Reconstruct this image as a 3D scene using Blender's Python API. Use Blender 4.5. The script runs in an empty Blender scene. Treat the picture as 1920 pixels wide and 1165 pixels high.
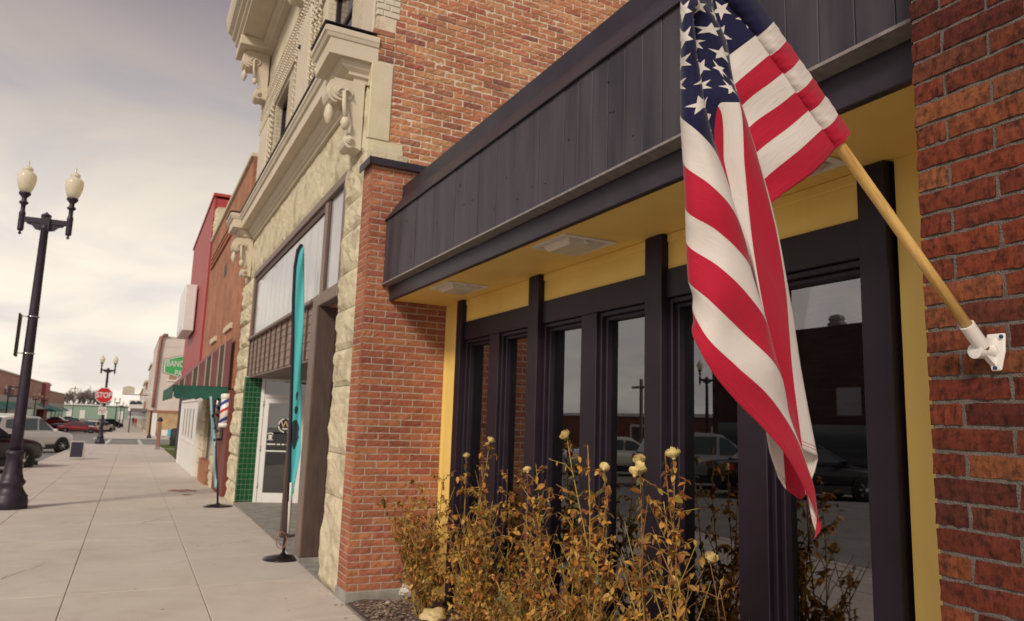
import bpy, bmesh, math, random
import numpy as np
from mathutils import Matrix, Vector
random.seed(7)
S = bpy.context.scene
COL = S.collection
R = math.radians

# ------------------------------------------------------------------ camera
FPX = 1378.0
def _n(v):
    v = np.array(v, float); return v/np.linalg.norm(v)
_Y = _n([247-960, 768-582.5, FPX]); _Z = _n([1258-960, -8500-582.5, FPX])
_Z = _n(_Z-_Y*(_Z@_Y)); _X = np.cross(_Y, _Z)
RM = np.stack([_X, _Y, _Z])          # camera (right, down, forward) -> world
CAM = np.array([0, 0, 1.57])
cam = bpy.data.cameras.new('camera')
cam.sensor_width = 36; cam.lens = 36*FPX/1920
cam.clip_start = 0.05; cam.clip_end = 3000
cam.dof.use_dof = True; cam.dof.focus_distance = 2.1; cam.dof.aperture_fstop = 6.3
camo = bpy.data.objects.new('camera', cam); COL.objects.link(camo)
M = Matrix.Identity(4)
for i in range(3):
    M[i][0] = RM[i][0]; M[i][1] = -RM[i][1]; M[i][2] = -RM[i][2]; M[i][3] = CAM[i]
camo.matrix_world = M
S.camera = camo

# ------------------------------------------------------------------ light
SUN_EL, SUN_AZ = 34.0, 228.0         # azimuth clockwise from +Y (the street's direction)
world = bpy.data.worlds.new('World'); S.world = world; world.use_nodes = True
nt = world.node_tree; nt.nodes.clear()
def wn(t, **k):
    n = nt.nodes.new(t)
    for a, b in k.items(): setattr(n, a, b)
    return n
wo = wn('ShaderNodeOutputWorld'); wb = wn('ShaderNodeBackground'); wb.inputs[1].default_value = 0.10
sky = wn('ShaderNodeTexSky', sky_type='NISHITA', sun_disc=False)
sky.sun_elevation = R(SUN_EL); sky.sun_rotation = R(SUN_AZ); sky.dust_density = 3.0; sky.altitude = 300
tc = wn('ShaderNodeTexCoord'); sx = wn('ShaderNodeSeparateXYZ')
nt.links.new(tc.outputs['Generated'], sx.inputs[0])
# cloud sheet: direction / (elevation + bias) puts the clouds on a flat layer overhead
den = wn('ShaderNodeMath', operation='ADD'); den.inputs[1].default_value = 0.22
mx0 = wn('ShaderNodeMath', operation='MAXIMUM'); mx0.inputs[1].default_value = 0.0
nt.links.new(sx.outputs[2], mx0.inputs[0]); nt.links.new(mx0.outputs[0], den.inputs[0])
cvec = wn('ShaderNodeCombineXYZ')
for i in (0, 1):
    dv = wn('ShaderNodeMath', operation='DIVIDE'); nt.links.new(sx.outputs[i], dv.inputs[0]); nt.links.new(den.outputs[0], dv.inputs[1])
    nt.links.new(dv.outputs[0], cvec.inputs[i])
cn = wn('ShaderNodeTexNoise'); cn.inputs['Scale'].default_value = 1.5; cn.inputs['Detail'].default_value = 7; cn.inputs['Roughness'].default_value = .52
cn.inputs['Distortion'].default_value = .5
nt.links.new(cvec.outputs[0], cn.inputs['Vector'])
cr = wn('ShaderNodeValToRGB'); cr.color_ramp.elements[0].position = .36; cr.color_ramp.elements[1].position = .64
cr.color_ramp.elements[0].color = (.78, .76, .80, 1); cr.color_ramp.elements[1].color = (1.0, .985, .95, 1)
nt.links.new(cn.outputs['Fac'], cr.inputs[0])
# overcast brightness falls from the bright low sky to the thicker cloud overhead
er = wn('ShaderNodeValToRGB')
e = er.color_ramp.elements; e[0].position = 0.0; e[0].color = (6.0, 5.5, 4.8, 1); e[1].position = .70; e[1].color = (1.45, 1.25, 1.5, 1)
for po, c in ((.20, (5.6, 5.1, 4.4)), (.34, (3.6, 3.25, 2.9)), (.48, (1.85, 1.62, 1.72))):
    x = e.new(po); x.color = (*c, 1)
nt.links.new(mx0.outputs[0], er.inputs[0])
mu = wn('ShaderNodeMixRGB', blend_type='MULTIPLY'); mu.inputs[0].default_value = 1
nt.links.new(er.outputs[0], mu.inputs[1]); nt.links.new(cr.outputs[0], mu.inputs[2])
thin = wn('ShaderNodeMapRange'); thin.inputs[1].default_value = .36; thin.inputs[2].default_value = .52; thin.inputs[3].default_value = .85; thin.inputs[4].default_value = .97
nt.links.new(cn.outputs['Fac'], thin.inputs[0])
mm = wn('ShaderNodeMixRGB'); nt.links.new(thin.outputs[0], mm.inputs[0]); nt.links.new(sky.outputs[0], mm.inputs[1]); nt.links.new(mu.outputs[0], mm.inputs[2])
nt.links.new(mm.outputs[0], wb.inputs[0]); nt.links.new(wb.outputs[0], wo.inputs[0])

sun = bpy.data.lights.new('sun', 'SUN'); sun.energy = 1.5; sun.angle = R(12); sun.color = (1, .90, .76)
suno = bpy.data.objects.new('sun', sun); COL.objects.link(suno)
sd = Vector((math.sin(R(SUN_AZ))*math.cos(R(SUN_EL)), math.cos(R(SUN_AZ))*math.cos(R(SUN_EL)), math.sin(R(SUN_EL))))
suno.rotation_euler = sd.to_track_quat('Z', 'Y').to_euler()
suno.location = (-5, -8, 20)
S.view_settings.view_transform = 'Standard'; S.view_settings.look = 'None'
S.view_settings.exposure = 0.92; S.view_settings.gamma = 1.0
S.render.engine = 'CYCLES'
S.cycles.max_bounces = 8; S.cycles.transparent_max_bounces = 12
S.render.resolution_x = 1024; S.render.resolution_y = 621

# ------------------------------------------------------------------ placing helpers (survey of the photo)
def ray(x, y): return RM@np.array([(x-960)/FPX, (y-582.5)/FPX, 1])
def atX(x, y, X): d = ray(x, y); return CAM+d*(X/d[0])
def atY(x, y, Y): d = ray(x, y); return CAM+d*(Y/d[1])
def gz(Y): return -0.015*min(max(0.0, Y-12), 110)     # the street falls gently away

# ------------------------------------------------------------------ mesh helpers
class MB:
    def __init__(s): s.v = []; s.f = []; s.m = []; s.sm = []; s.uv = None
    def add(s, vs, fs, mi=0, smooth=False):
        b = len(s.v); s.v += [tuple(float(c) for c in p) for p in vs]
        for f in fs: s.f.append(tuple(b+i for i in f)); s.m.append(mi); s.sm.append(smooth)
        return s
    def box(s, x0, x1, y0, y1, z0, z1, mi=0):
        if x0 > x1: x0, x1 = x1, x0
        if y0 > y1: y0, y1 = y1, y0
        if z0 > z1: z0, z1 = z1, z0
        return s.add([(x0,y0,z0),(x1,y0,z0),(x1,y1,z0),(x0,y1,z0),(x0,y0,z1),(x1,y0,z1),(x1,y1,z1),(x0,y1,z1)],
              [(0,3,2,1),(4,5,6,7),(0,1,5,4),(1,2,6,5),(2,3,7,6),(3,0,4,7)], mi)
    def obox(s, c, size, rz=0, mi=0, rx=0, ry=0):
        m = Matrix.Translation(c)@Matrix.Rotation(rz,4,'Z')@Matrix.Rotation(ry,4,'Y')@Matrix.Rotation(rx,4,'X')
        a, b, d = [q/2 for q in size]
        vs = [m@Vector(p) for p in [(-a,-b,-d),(a,-b,-d),(a,b,-d),(-a,b,-d),(-a,-b,d),(a,-b,d),(a,b,d),(-a,b,d)]]
        return s.add(vs, [(0,3,2,1),(4,5,6,7),(0,1,5,4),(1,2,6,5),(2,3,7,6),(3,0,4,7)], mi)
    def prism(s, poly, axis, a0, a1, mi=0, smooth=False):
        # poly: 2-D outline; axis 'x' -> (y,z), 'y' -> (x,z), 'z' -> (x,y)
        f = {'x': lambda p, a: (a, p[0], p[1]), 'y': lambda p, a: (p[0], a, p[1]), 'z': lambda p, a: (p[0], p[1], a)}[axis]
        n = len(poly)
        vs = [f(p, a0) for p in poly]+[f(p, a1) for p in poly]
        b = len(s.v); s.v += vs
        for i in range(n):
            s.f.append((b+i, b+(i+1) % n, b+n+(i+1) % n, b+n+i)); s.m.append(mi); s.sm.append(smooth)
        s.f.append(tuple(b+i for i in range(n))[::-1]); s.f.append(tuple(b+n+i for i in range(n))); s.m += [mi, mi]; s.sm += [False, False]
        return s
    def tube(s, pts, rad, n=8, mi=0, cap=True, smooth=True):
        pts = [Vector(p) for p in pts]
        if not isinstance(rad, (list, tuple)): rad = [rad]*len(pts)
        b = len(s.v); up = None
        for i, p in enumerate(pts):
            t = (pts[min(i+1, len(pts)-1)]-pts[max(i-1, 0)]).normalized()
            if up is None:
                up = Vector((0,0,1)) if abs(t.z) < .9 else Vector((1,0,0))
            a = t.cross(up)
            if a.length < 1e-6: a = t.orthogonal()
            a.normalize(); c = a.cross(t).normalized(); up = c
            for k in range(n):
                th = 2*math.pi*k/n
                s.v.append(tuple(p+(a*math.cos(th)+c*math.sin(th))*rad[i]))
        for i in range(len(pts)-1):
            for k in range(n):
                s.f.append((b+i*n+k, b+i*n+(k+1) % n, b+(i+1)*n+(k+1) % n, b+(i+1)*n+k)); s.m.append(mi); s.sm.append(smooth)
        if cap:
            s.f.append(tuple(b+k for k in range(n))[::-1]); s.f.append(tuple(b+(len(pts)-1)*n+k for k in range(n))); s.m += [mi, mi]; s.sm += [False, False]
        return s
    def lathe(s, prof, c, n=16, mi=0, smooth=True, axis='z'):
        # prof: (radius, height)
        b = len(s.v)
        for r, h in prof:
            for k in range(n):
                th = 2*math.pi*k/n; q, w = r*math.cos(th), r*math.sin(th)
                s.v.append({'z': (c[0]+q, c[1]+w, c[2]+h), 'y': (c[0]+q, c[1]+h, c[2]+w), 'x': (c[0]+h, c[1]+q, c[2]+w)}[axis])
        for i in range(len(prof)-1):
            for k in range(n):
                s.f.append((b+i*n+k, b+i*n+(k+1) % n, b+(i+1)*n+(k+1) % n, b+(i+1)*n+k)); s.m.append(mi); s.sm.append(smooth)
        s.f.append(tuple(b+k for k in range(n))[::-1]); s.f.append(tuple(b+(len(prof)-1)*n+k for k in range(n))); s.m += [mi, mi]; s.sm += [False, False]
        return s
    def grid(s, fn, nu, nv, mi=0, smooth=True):
        b = len(s.v)
        for i in range(nu+1):
            for j in range(nv+1): s.v.append(tuple(float(c) for c in fn(i/nu, j/nv)))
        for i in range(nu):
            for j in range(nv):
                s.f.append((b+i*(nv+1)+j, b+(i+1)*(nv+1)+j, b+(i+1)*(nv+1)+j+1, b+i*(nv+1)+j+1)); s.m.append(mi); s.sm.append(smooth)
        return s
    def mesh(s, name, mats):
        me = bpy.data.meshes.new(name); me.from_pydata(s.v, [], s.f)
        for m in (mats if isinstance(mats, (list, tuple)) else [mats]): me.materials.append(m)
        me.polygons.foreach_set('material_index', s.m); me.polygons.foreach_set('use_smooth', s.sm)
        me.update(); return me
def fix_normals(me):
    bm = bmesh.new(); bm.from_mesh(me); bmesh.ops.recalc_face_normals(bm, faces=bm.faces); bm.to_mesh(me); bm.free()
def adopt(o, parent):
    if parent is not None:
        o.parent = parent
        o.matrix_parent_inverse = Matrix.Translation(-WL[parent.name]) if parent.name in WL else Matrix.Identity(4)
WL = {}
def obj(name, mb, mats, parent=None, bevel=0, kind=None, label=None, recalc=True, seg=1):
    me = mb if isinstance(mb, bpy.types.Mesh) else mb.mesh(name, mats)
    if recalc and not isinstance(mb, bpy.types.Mesh): fix_normals(me)
    o = bpy.data.objects.new(name, me); COL.objects.link(o); WL[o.name] = Vector((0,0,0)); adopt(o, parent)
    if bevel:
        b = o.modifiers.new('bevel', 'BEVEL'); b.width = bevel; b.segments = seg; b.limit_method = 'ANGLE'; b.angle_limit = R(35)
    if kind: o['kind'] = kind
    if label: o['label'] = label
    return o
def thing(name, label, cat, loc=(0,0,0), group=None):
    o = bpy.data.objects.new(name, None); COL.objects.link(o); o.location = loc; o.empty_display_size = .2
    WL[o.name] = Vector(loc); o['label'] = label; o['category'] = cat
    if group: o['group'] = group
    return o
def tag(o, label, cat, group=None):
    o['label'] = label; o['category'] = cat
    if group: o['group'] = group
    return o
def copy_tree(o, parent=None):
    c = o.copy(); COL.objects.link(c); WL[c.name] = WL[o.name].copy()
    if parent is not None: c.parent = parent; c.matrix_parent_inverse = o.matrix_parent_inverse.copy()
    for ch in list(o.children): copy_tree(ch, c)
    return c
def text_mesh(txt, size, name='lettering', extrude=0.002, align='CENTER', bold=False):
    cu = bpy.data.curves.new(name, 'FONT'); cu.body = txt; cu.size = size; cu.align_x = align; cu.align_y = 'CENTER'; cu.extrude = extrude
    if bold: cu.offset = size*0.018
    o = bpy.data.objects.new(name, cu); COL.objects.link(o)
    dg = bpy.context.evaluated_depsgraph_get(); me = bpy.data.meshes.new_from_object(o.evaluated_get(dg)); me.name = name
    bpy.data.objects.remove(o); return me

# ------------------------------------------------------------------ materials
def mat(name, c1, c2=None, rough=.7, nscale=6, bump=0, bscale=None, metal=0, spec=.4, ramp=(.35,.65), detail=6, stretch=(1,1,1), coat=0, extra=None):
    m = bpy.data.materials.new(name); m.use_nodes = True; t = m.node_tree; p = t.nodes['Principled BSDF']
    p.inputs['Roughness'].default_value = rough; p.inputs['Metallic'].default_value = metal; p.inputs['Specular IOR Level'].default_value = spec
    p.inputs['Coat Weight'].default_value = coat
    g = t.nodes.new('ShaderNodeNewGeometry'); mp = t.nodes.new('ShaderNodeMapping'); mp.inputs['Scale'].default_value = stretch
    t.links.new(g.outputs['Position'], mp.inputs[0])
    if c2 is None: p.inputs['Base Color'].default_value = (*c1, 1)
    else:
        n = t.nodes.new('ShaderNodeTexNoise'); n.inputs['Scale'].default_value = nscale; n.inputs['Detail'].default_value = detail; n.inputs['Roughness'].default_value = .6
        t.links.new(mp.outputs[0], n.inputs['Vector'])
        r = t.nodes.new('ShaderNodeValToRGB'); r.color_ramp.elements[0].position = ramp[0]; r.color_ramp.elements[1].position = ramp[1]
        r.color_ramp.elements[0].color = (*c1, 1); r.color_ramp.elements[1].color = (*c2, 1)
        t.links.new(n.outputs['Fac'], r.inputs[0]); t.links.new(r.outputs[0], p.inputs['Base Color'])
    if bump:
        n2 = t.nodes.new('ShaderNodeTexNoise'); n2.inputs['Scale'].default_value = bscale or nscale*4; n2.inputs['Detail'].default_value = 5
        t.links.new(mp.outputs[0], n2.inputs['Vector'])
        b = t.nodes.new('ShaderNodeBump'); b.inputs['Strength'].default_value = bump; b.inputs['Distance'].default_value = .01
        t.links.new(n2.outputs['Fac'], b.inputs['Height']); t.links.new(b.outputs[0], p.inputs['Normal'])
    return m
def brick_mat(name, cols, dark=(.02,.012,.012), speck=.25, rough=.8, bump=.5):
    m = bpy.data.materials.new(name); m.use_nodes = True; t = m.node_tree; p = t.nodes['Principled BSDF']; p.inputs['Roughness'].default_value = rough
    p.inputs['Specular IOR Level'].default_value = .25
    oi = t.nodes.new('ShaderNodeObjectInfo'); g = t.nodes.new('ShaderNodeNewGeometry')
    ad = t.nodes.new('ShaderNodeMath'); ad.operation = 'ADD'; fr = t.nodes.new('ShaderNodeMath'); fr.operation = 'FRACT'
    t.links.new(oi.outputs['Random'], ad.inputs[0]); t.links.new(g.outputs['Random Per Island'], ad.inputs[1]); t.links.new(ad.outputs[0], fr.inputs[0])
    r = t.nodes.new('ShaderNodeValToRGB'); r.color_ramp.interpolation = 'LINEAR'
    for i, c in enumerate(cols):
        e = r.color_ramp.elements[i] if i < 2 else r.color_ramp.elements.new(1)
        e.position = i/(len(cols)-1); e.color = (*c, 1)
    t.links.new(fr.outputs[0], r.inputs[0])
    n = t.nodes.new('ShaderNodeTexNoise'); n.inputs['Scale'].default_value = 55; n.inputs['Detail'].default_value = 8; n.inputs['Roughness'].default_value = .72
    mp = t.nodes.new('ShaderNodeMapping'); mp.inputs['Scale'].default_value = (1, 1.0, .8); t.links.new(g.outputs['Position'], mp.inputs[0]); t.links.new(mp.outputs[0], n.inputs['Vector'])
    rr = t.nodes.new('ShaderNodeValToRGB'); rr.color_ramp.elements[0].position = .36; rr.color_ramp.elements[1].position = .56
    rr.color_ramp.elements[0].color = (1-speck*2.2,)*3+(1,); rr.color_ramp.elements[1].color = (1.08, 1.05, 1.02, 1)
    t.links.new(n.outputs['Fac'], rr.inputs[0])
    mx = t.nodes.new('ShaderNodeMixRGB'); mx.blend_type = 'MULTIPLY'; mx.inputs[0].default_value = 1
    t.links.new(r.outputs[0], mx.inputs[1]); t.links.new(rr.outputs[0], mx.inputs[2])
    nl_ = t.nodes.new('ShaderNodeTexNoise'); nl_.inputs['Scale'].default_value = 2.4; nl_.inputs['Detail'].default_value = 7; nl_.inputs['Roughness'].default_value = .65; t.links.new(g.outputs['Position'], nl_.inputs['Vector'])
    rl = t.nodes.new('ShaderNodeValToRGB'); rl.color_ramp.elements[0].position = .32; rl.color_ramp.elements[1].position = .62; rl.color_ramp.elements[0].color = (.72,.70,.70,1); rl.color_ramp.elements[1].color = (1.08,1.08,1.08,1)
    t.links.new(nl_.outputs['Fac'], rl.inputs[0]); m2 = t.nodes.new('ShaderNodeMixRGB'); m2.blend_type = 'MULTIPLY'; m2.inputs[0].default_value = 1
    t.links.new(mx.outputs[0], m2.inputs[1]); t.links.new(rl.outputs[0], m2.inputs[2]); t.links.new(m2.outputs[0], p.inputs['Base Color'])
    n2 = t.nodes.new('ShaderNodeTexNoise'); n2.inputs['Scale'].default_value = 75; n2.inputs['Detail'].default_value = 4
    mp2 = t.nodes.new('ShaderNodeMapping'); mp2.inputs['Scale'].default_value = (1, 1, .35); t.links.new(g.outputs['Position'], mp2.inputs[0]); t.links.new(mp2.outputs[0], n2.inputs['Vector'])
    b = t.nodes.new('ShaderNodeBump'); b.inputs['Strength'].default_value = bump; b.inputs['Distance'].default_value = .006
    t.links.new(n2.outputs['Fac'], b.inputs['Height']); t.links.new(b.outputs[0], p.inputs['Normal'])
    return m
def brick_tex(name, c1, c2, mort, axis='x', course=.072):
    # small far-off brickwork whose pieces cannot be told apart
    m = bpy.data.materials.new(name); m.use_nodes = True; t = m.node_tree; p = t.nodes['Principled BSDF']; p.inputs['Roughness'].default_value = .85
    g = t.nodes.new('ShaderNodeNewGeometry'); s = t.nodes.new('ShaderNodeSeparateXYZ'); c = t.nodes.new('ShaderNodeCombineXYZ')
    t.links.new(g.outputs['Position'], s.inputs[0])
    ad = t.nodes.new('ShaderNodeMath'); ad.operation = 'ADD'; t.links.new(s.outputs[0], ad.inputs[0]); t.links.new(s.outputs[1], ad.inputs[1])
    t.links.new(ad.outputs[0], c.inputs[0]); t.links.new(s.outputs[2], c.inputs[1])
    b = t.nodes.new('ShaderNodeTexBrick'); b.inputs['Color1'].default_value = (*c1, 1); b.inputs['Color2'].default_value = (*c2, 1); b.inputs['Mortar'].default_value = (*mort, 1)
    b.inputs['Scale'].default_value = 1; b.inputs['Brick Width'].default_value = .22; b.inputs['Row Height'].default_value = course; b.inputs['Mortar Size'].default_value = .006
    t.links.new(c.outputs[0], b.inputs['Vector'])
    n = t.nodes.new('ShaderNodeTexNoise'); n.inputs['Scale'].default_value = 1.3; n.inputs['Detail'].default_value = 6; t.links.new(g.outputs['Position'], n.inputs['Vector'])
    r = t.nodes.new('ShaderNodeValToRGB'); r.color_ramp.elements[0].position = .3; r.color_ramp.elements[0].color = (.7,.68,.66,1); r.color_ramp.elements[1].position = .7; r.color_ramp.elements[1].color = (1.15,1.12,1.1,1)
    t.links.new(n.outputs['Fac'], r.inputs[0])
    mx = t.nodes.new('ShaderNodeMixRGB'); mx.blend_type = 'MULTIPLY'; mx.inputs[0].default_value = 1
    t.links.new(b.outputs['Color'], mx.inputs[1]); t.links.new(r.outputs[0], mx.inputs[2]); t.links.new(mx.outputs[0], p.inputs['Base Color'])
    bp = t.nodes.new('ShaderNodeBump'); bp.inputs['Strength'].default_value = .5; bp.inputs['Distance'].default_value = .01; bp.invert = True
    t.links.new(b.outputs['Fac'], bp.inputs['Height']); t.links.new(bp.outputs[0], p.inputs['Normal'])
    return m
def glass_mat(name, refl=.3, tint=(.35,.34,.36), rough=.0):
    m = bpy.data.materials.new(name); m.use_nodes = True; t = m.node_tree; t.nodes.clear()
    o = t.nodes.new('ShaderNodeOutputMaterial'); g = t.nodes.new('ShaderNodeBsdfGlossy'); tr = t.nodes.new('ShaderNodeBsdfTransparent'); mx = t.nodes.new('ShaderNodeMixShader')
    g.inputs['Roughness'].default_value = rough; g.inputs['Color'].default_value = (.93,.93,.97,1); tr.inputs[0].default_value = (*tint, 1)
    f = t.nodes.new('ShaderNodeFresnel'); f.inputs[0].default_value = 1.5
    a = t.nodes.new('ShaderNodeMath'); a.operation = 'ADD'; a.inputs[1].default_value = refl; a.use_clamp = True
    t.links.new(f.outputs[0], a.inputs[0]); t.links.new(a.outputs[0], mx.inputs[0]); t.links.new(tr.outputs[0], mx.inputs[1]); t.links.new(g.outputs[0], mx.inputs[2]); t.links.new(mx.outputs[0], o.inputs[0])
    return m
MT = {}
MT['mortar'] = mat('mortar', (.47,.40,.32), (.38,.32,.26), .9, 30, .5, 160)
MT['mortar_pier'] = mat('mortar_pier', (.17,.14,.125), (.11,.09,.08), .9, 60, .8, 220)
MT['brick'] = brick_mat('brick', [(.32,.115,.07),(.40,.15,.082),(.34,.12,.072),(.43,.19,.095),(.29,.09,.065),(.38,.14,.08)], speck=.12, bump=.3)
MT['brick_pier'] = brick_mat('brick_pier', [(.09,.016,.010),(.16,.034,.015),(.07,.013,.011),(.23,.08,.032),(.12,.024,.013),(.20,.058,.022)], speck=.32, bump=.8)  # deeper red brick, its colour darkened further to stand in for lens vignetting
MT['brick_old'] = brick_mat('brick_old', [(.41,.155,.085),(.50,.225,.115),(.37,.125,.085),(.53,.29,.15),(.45,.18,.10),(.48,.23,.12),(.26,.10,.085)], speck=.12, bump=.5)
MT['mortar_old'] = mat('mortar_old', (.72,.62,.48), (.58,.47,.36), .9, 14, .5, 120)
MT['stone'] = mat('stone', (.25,.205,.135), (.58,.51,.36), .9, 3.2, 1.0, 30, ramp=(.22,.52), detail=12)
MT['stone_smooth'] = mat('stone_smooth', (.55,.48,.34), (.62,.55,.40), .85, 5, .3, 60)
MT['cream'] = mat('cream', (.56,.48,.37), (.62,.54,.42), .55, 3, .08, 60)
MT['cream_brick'] = brick_tex('cream_brick', (.56,.49,.37), (.60,.53,.41), (.42,.36,.28))
def concrete_mat():
    m = mat('concrete', (.53,.47,.41), (.63,.57,.50), .9, .9, .3, 110, detail=12, ramp=(.3,.7)); t = m.node_tree; p = t.nodes['Principled BSDF']; L = t.links
    src = p.inputs['Base Color'].links[0].from_socket; g = [n for n in t.nodes if n.type == 'NEW_GEOMETRY'][0]
    def layer(prev, node, outp, lo, hi, c_lo, c_hi):
        L.new(g.outputs['Position'], node.inputs['Vector']); r = t.nodes.new('ShaderNodeValToRGB')
        r.color_ramp.elements[0].position = lo; r.color_ramp.elements[1].position = hi; r.color_ramp.elements[0].color = (*c_lo,1); r.color_ramp.elements[1].color = (*c_hi,1)
        L.new(node.outputs[outp], r.inputs[0]); x = t.nodes.new('ShaderNodeMixRGB'); x.blend_type = 'MULTIPLY'; x.inputs[0].default_value = 1; L.new(prev, x.inputs[1]); L.new(r.outputs[0], x.inputs[2]); return x.outputs[0]
    n1 = t.nodes.new('ShaderNodeTexNoise'); n1.inputs['Scale'].default_value = 190; n1.inputs['Detail'].default_value = 3
    c = layer(src, n1, 'Fac', .3, .7, (.86,.86,.86), (1.08,1.08,1.08))
    v = t.nodes.new('ShaderNodeTexVoronoi'); v.inputs['Scale'].default_value = 2.3; v.inputs['Randomness'].default_value = 1
    c = layer(c, v, 'Distance', .028, .05, (.55,.52,.5), (1,1,1))
    n3 = t.nodes.new('ShaderNodeTexNoise'); n3.inputs['Scale'].default_value = 2.6; n3.inputs['Detail'].default_value = 9; n3.inputs['Distortion'].default_value = 1.2
    c = layer(c, n3, 'Fac', .28, .50, (.91,.89,.88), (1,1,1))
    L.new(c, p.inputs['Base Color']); return m
MT['concrete'] = concrete_mat()
MT['joint'] = mat('joint', (.30,.265,.22), (.38,.34,.285), .95, 9)
MT['footing'] = mat('footing', (.22,.20,.18), (.33,.31,.28), .9, 5, .5, 60)
MT['asphalt'] = mat('asphalt', (.20,.19,.175), (.27,.26,.235), .9, 1.2, .3, 120, detail=9)
MT['paint_line'] = mat('paint_line', (.62,.61,.57), (.46,.45,.42), .8, 9)
MT['metal_dark'] = mat('metal_dark', (.026,.021,.031), (.060,.050,.062), .5, 2.2, .05, 40, stretch=(1,3.0,.35), spec=.35)
MT['metal_trim'] = mat('metal_trim', (.018,.012,.021), (.030,.023,.034), .45, 3, .04, 30, spec=.4)
MT['black_wood'] = mat('black_wood', (.0125,.0065,.0135), (.018,.0105,.0195), .5, 4, .05, 60, spec=.35)
MT['yellow'] = mat('yellow', (.78,.54,.145), (.86,.61,.18), .55, 2.2, .12, 45, stretch=(1,1,.35), detail=9)
MT['blind'] = mat('blind', (.12,.105,.10), None, .6)
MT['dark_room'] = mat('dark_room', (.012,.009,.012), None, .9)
MT['glass'] = glass_mat('glass', .15, (.45,.43,.45))
MT['glass_dim'] = glass_mat('glass_dim', .10, (.3,.29,.3))
MT['white_metal'] = mat('white_metal', (.72,.69,.63), (.78,.75,.69), .4, 4)
MT['lens'] = mat('lens', (.66,.60,.48), (.74,.68,.56), .25, 60, .5, 200)
MT['white'] = mat('white', (.68,.66,.63), (.74,.72,.69), .5, 3, .04, 40)
MT['plastic'] = mat('plastic', (.74,.70,.66), None, .3, spec=.5)
MT['wood_pole'] = mat('wood_pole', (.56,.32,.09), (.68,.43,.14), .45, 10, .15, 60, stretch=(5,5,.5), coat=.15)
def wood_pole_mat():
    m = mat('wood_pole', (.40,.20,.05), (.70,.45,.15), .42, 9, .15, 40, coat=.2, detail=8, ramp=(.38,.58))
    for n in m.node_tree.nodes:
        if n.type == 'MAPPING': n.vector_type = 'TEXTURE'; n.inputs['Rotation'].default_value = (0, R(-45), 0); n.inputs['Scale'].default_value = (.16, .16, 2.2)
    return m
MT['wood_pole'] = wood_pole_mat()
MT['brown'] = mat('brown', (.072,.044,.036), (.10,.064,.052), .65, 8, .3, 40, stretch=(3,3,.4))
MT['brown_light'] = mat('brown_light', (.185,.135,.115), (.235,.175,.15), .6, 8, .2, 40)
MT['shingle'] = mat('shingle', (.23,.165,.14), (.30,.22,.185), .8, 7, .4, 50, stretch=(1,1,3))
MT['tile'] = mat('tile', (.008,.075,.03), (.012,.11,.042), .22, 12, spec=.5)
MT['grout'] = mat('grout', (.45,.52,.40), None, .9)
MT['panel_white'] = mat('panel_white', (.34,.33,.35), (.42,.41,.43), .08, 2, spec=.6)
MT['lamp_metal'] = mat('lamp_metal', (.022,.014,.028), (.036,.024,.042), .45, 8, .1, 60, spec=.4)
MT['rubber'] = mat('rubber', (.012,.011,.012), None, .85)
MT['chrome'] = mat('chrome', (.55,.54,.53), None, .25, metal=1)
MT['rim'] = mat('rim', (.50,.48,.46), None, .35, metal=.8)
MT['car_black'] = mat('car_black', (.010,.007,.010), None, .35, coat=.35, spec=.3)
MT['car_white'] = mat('car_white', (.66,.63,.57), None, .3, coat=.8)
MT['car_red'] = mat('car_red', (.24,.012,.02), None, .28, coat=1)
MT['car_silver'] = mat('car_silver', (.38,.38,.38), None, .3, metal=.5, coat=.6)
MT['car_glass'] = mat('car_glass', (.03,.045,.055), None, .06, spec=.7)
MT['car_trim'] = mat('car_trim', (.02,.02,.022), None, .6)
MT['lamp_red'] = mat('lamp_red', (.45,.015,.01), None, .2)
MT['lamp_clear'] = mat('lamp_clear', (.55,.55,.55), None, .12)
MT['grass'] = mat('grass', (.085,.11,.025), (.14,.17,.045), .95, 20, .6, 200)

def islands_leaf(name, cols, rough=.6):
    m = brick_mat(name, cols, speck=.08, rough=rough, bump=.2); t = m.node_tree; p = t.nodes['Principled BSDF']
    return m

# ================================================================== GROUND
YS = [-8, 12, 30, 60, 90, 122, 200, 420]
def strip(name, x0, x1, y0, y1, mt, dz=0.0, parent=None, kind='structure', n=None):
    ys = sorted(set([y0]+[y for y in YS if y0 < y < y1]+[y1]))
    mb = MB(); vs = []
    for y in ys: vs += [(x0, y, gz(y)+dz), (x1, y, gz(y)+dz)]
    mb.add(vs, [(2*i, 2*i+1, 2*i+3, 2*i+2) for i in range(len(ys)-1)])
    o = obj(name, mb, mt, parent, recalc=False)
    if kind: o['kind'] = kind
    return o
strip('terrain', -900, 900, -60, 2000, MT['asphalt'], -.16)
strip('road', -24, -2.45, -60, 420, MT['asphalt'], -.13)
walk = strip('sidewalk', -2.45, 6.0, -8, 52.8, MT['joint'], -.014)
strip('side_street', -24, 60, 52.8, 69.5, MT['asphalt'], -.03)
strip('far_sidewalk', -2.45, 30, 69.5, 420, MT['concrete'], 0)
kb = MB()
for y0, y1 in ((-8,12),(12,52.8),(69.5,122),(122,420)):
    a, b = gz(y0), gz(y1)
    kb.add([(-2.6,y0,a-.13),(-2.45,y0,a-.13),(-2.45,y0,a+.003),(-2.6,y0,a+.003),(-2.6,y1,b-.13),(-2.45,y1,b-.13),(-2.45,y1,b+.003),(-2.6,y1,b+.003)],
           [(0,1,2,3),(7,6,5,4),(3,2,6,7),(0,3,7,4),(1,0,4,5)])
o = obj('kerb', kb, MT['concrete']); o['kind'] = 'structure'
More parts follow.
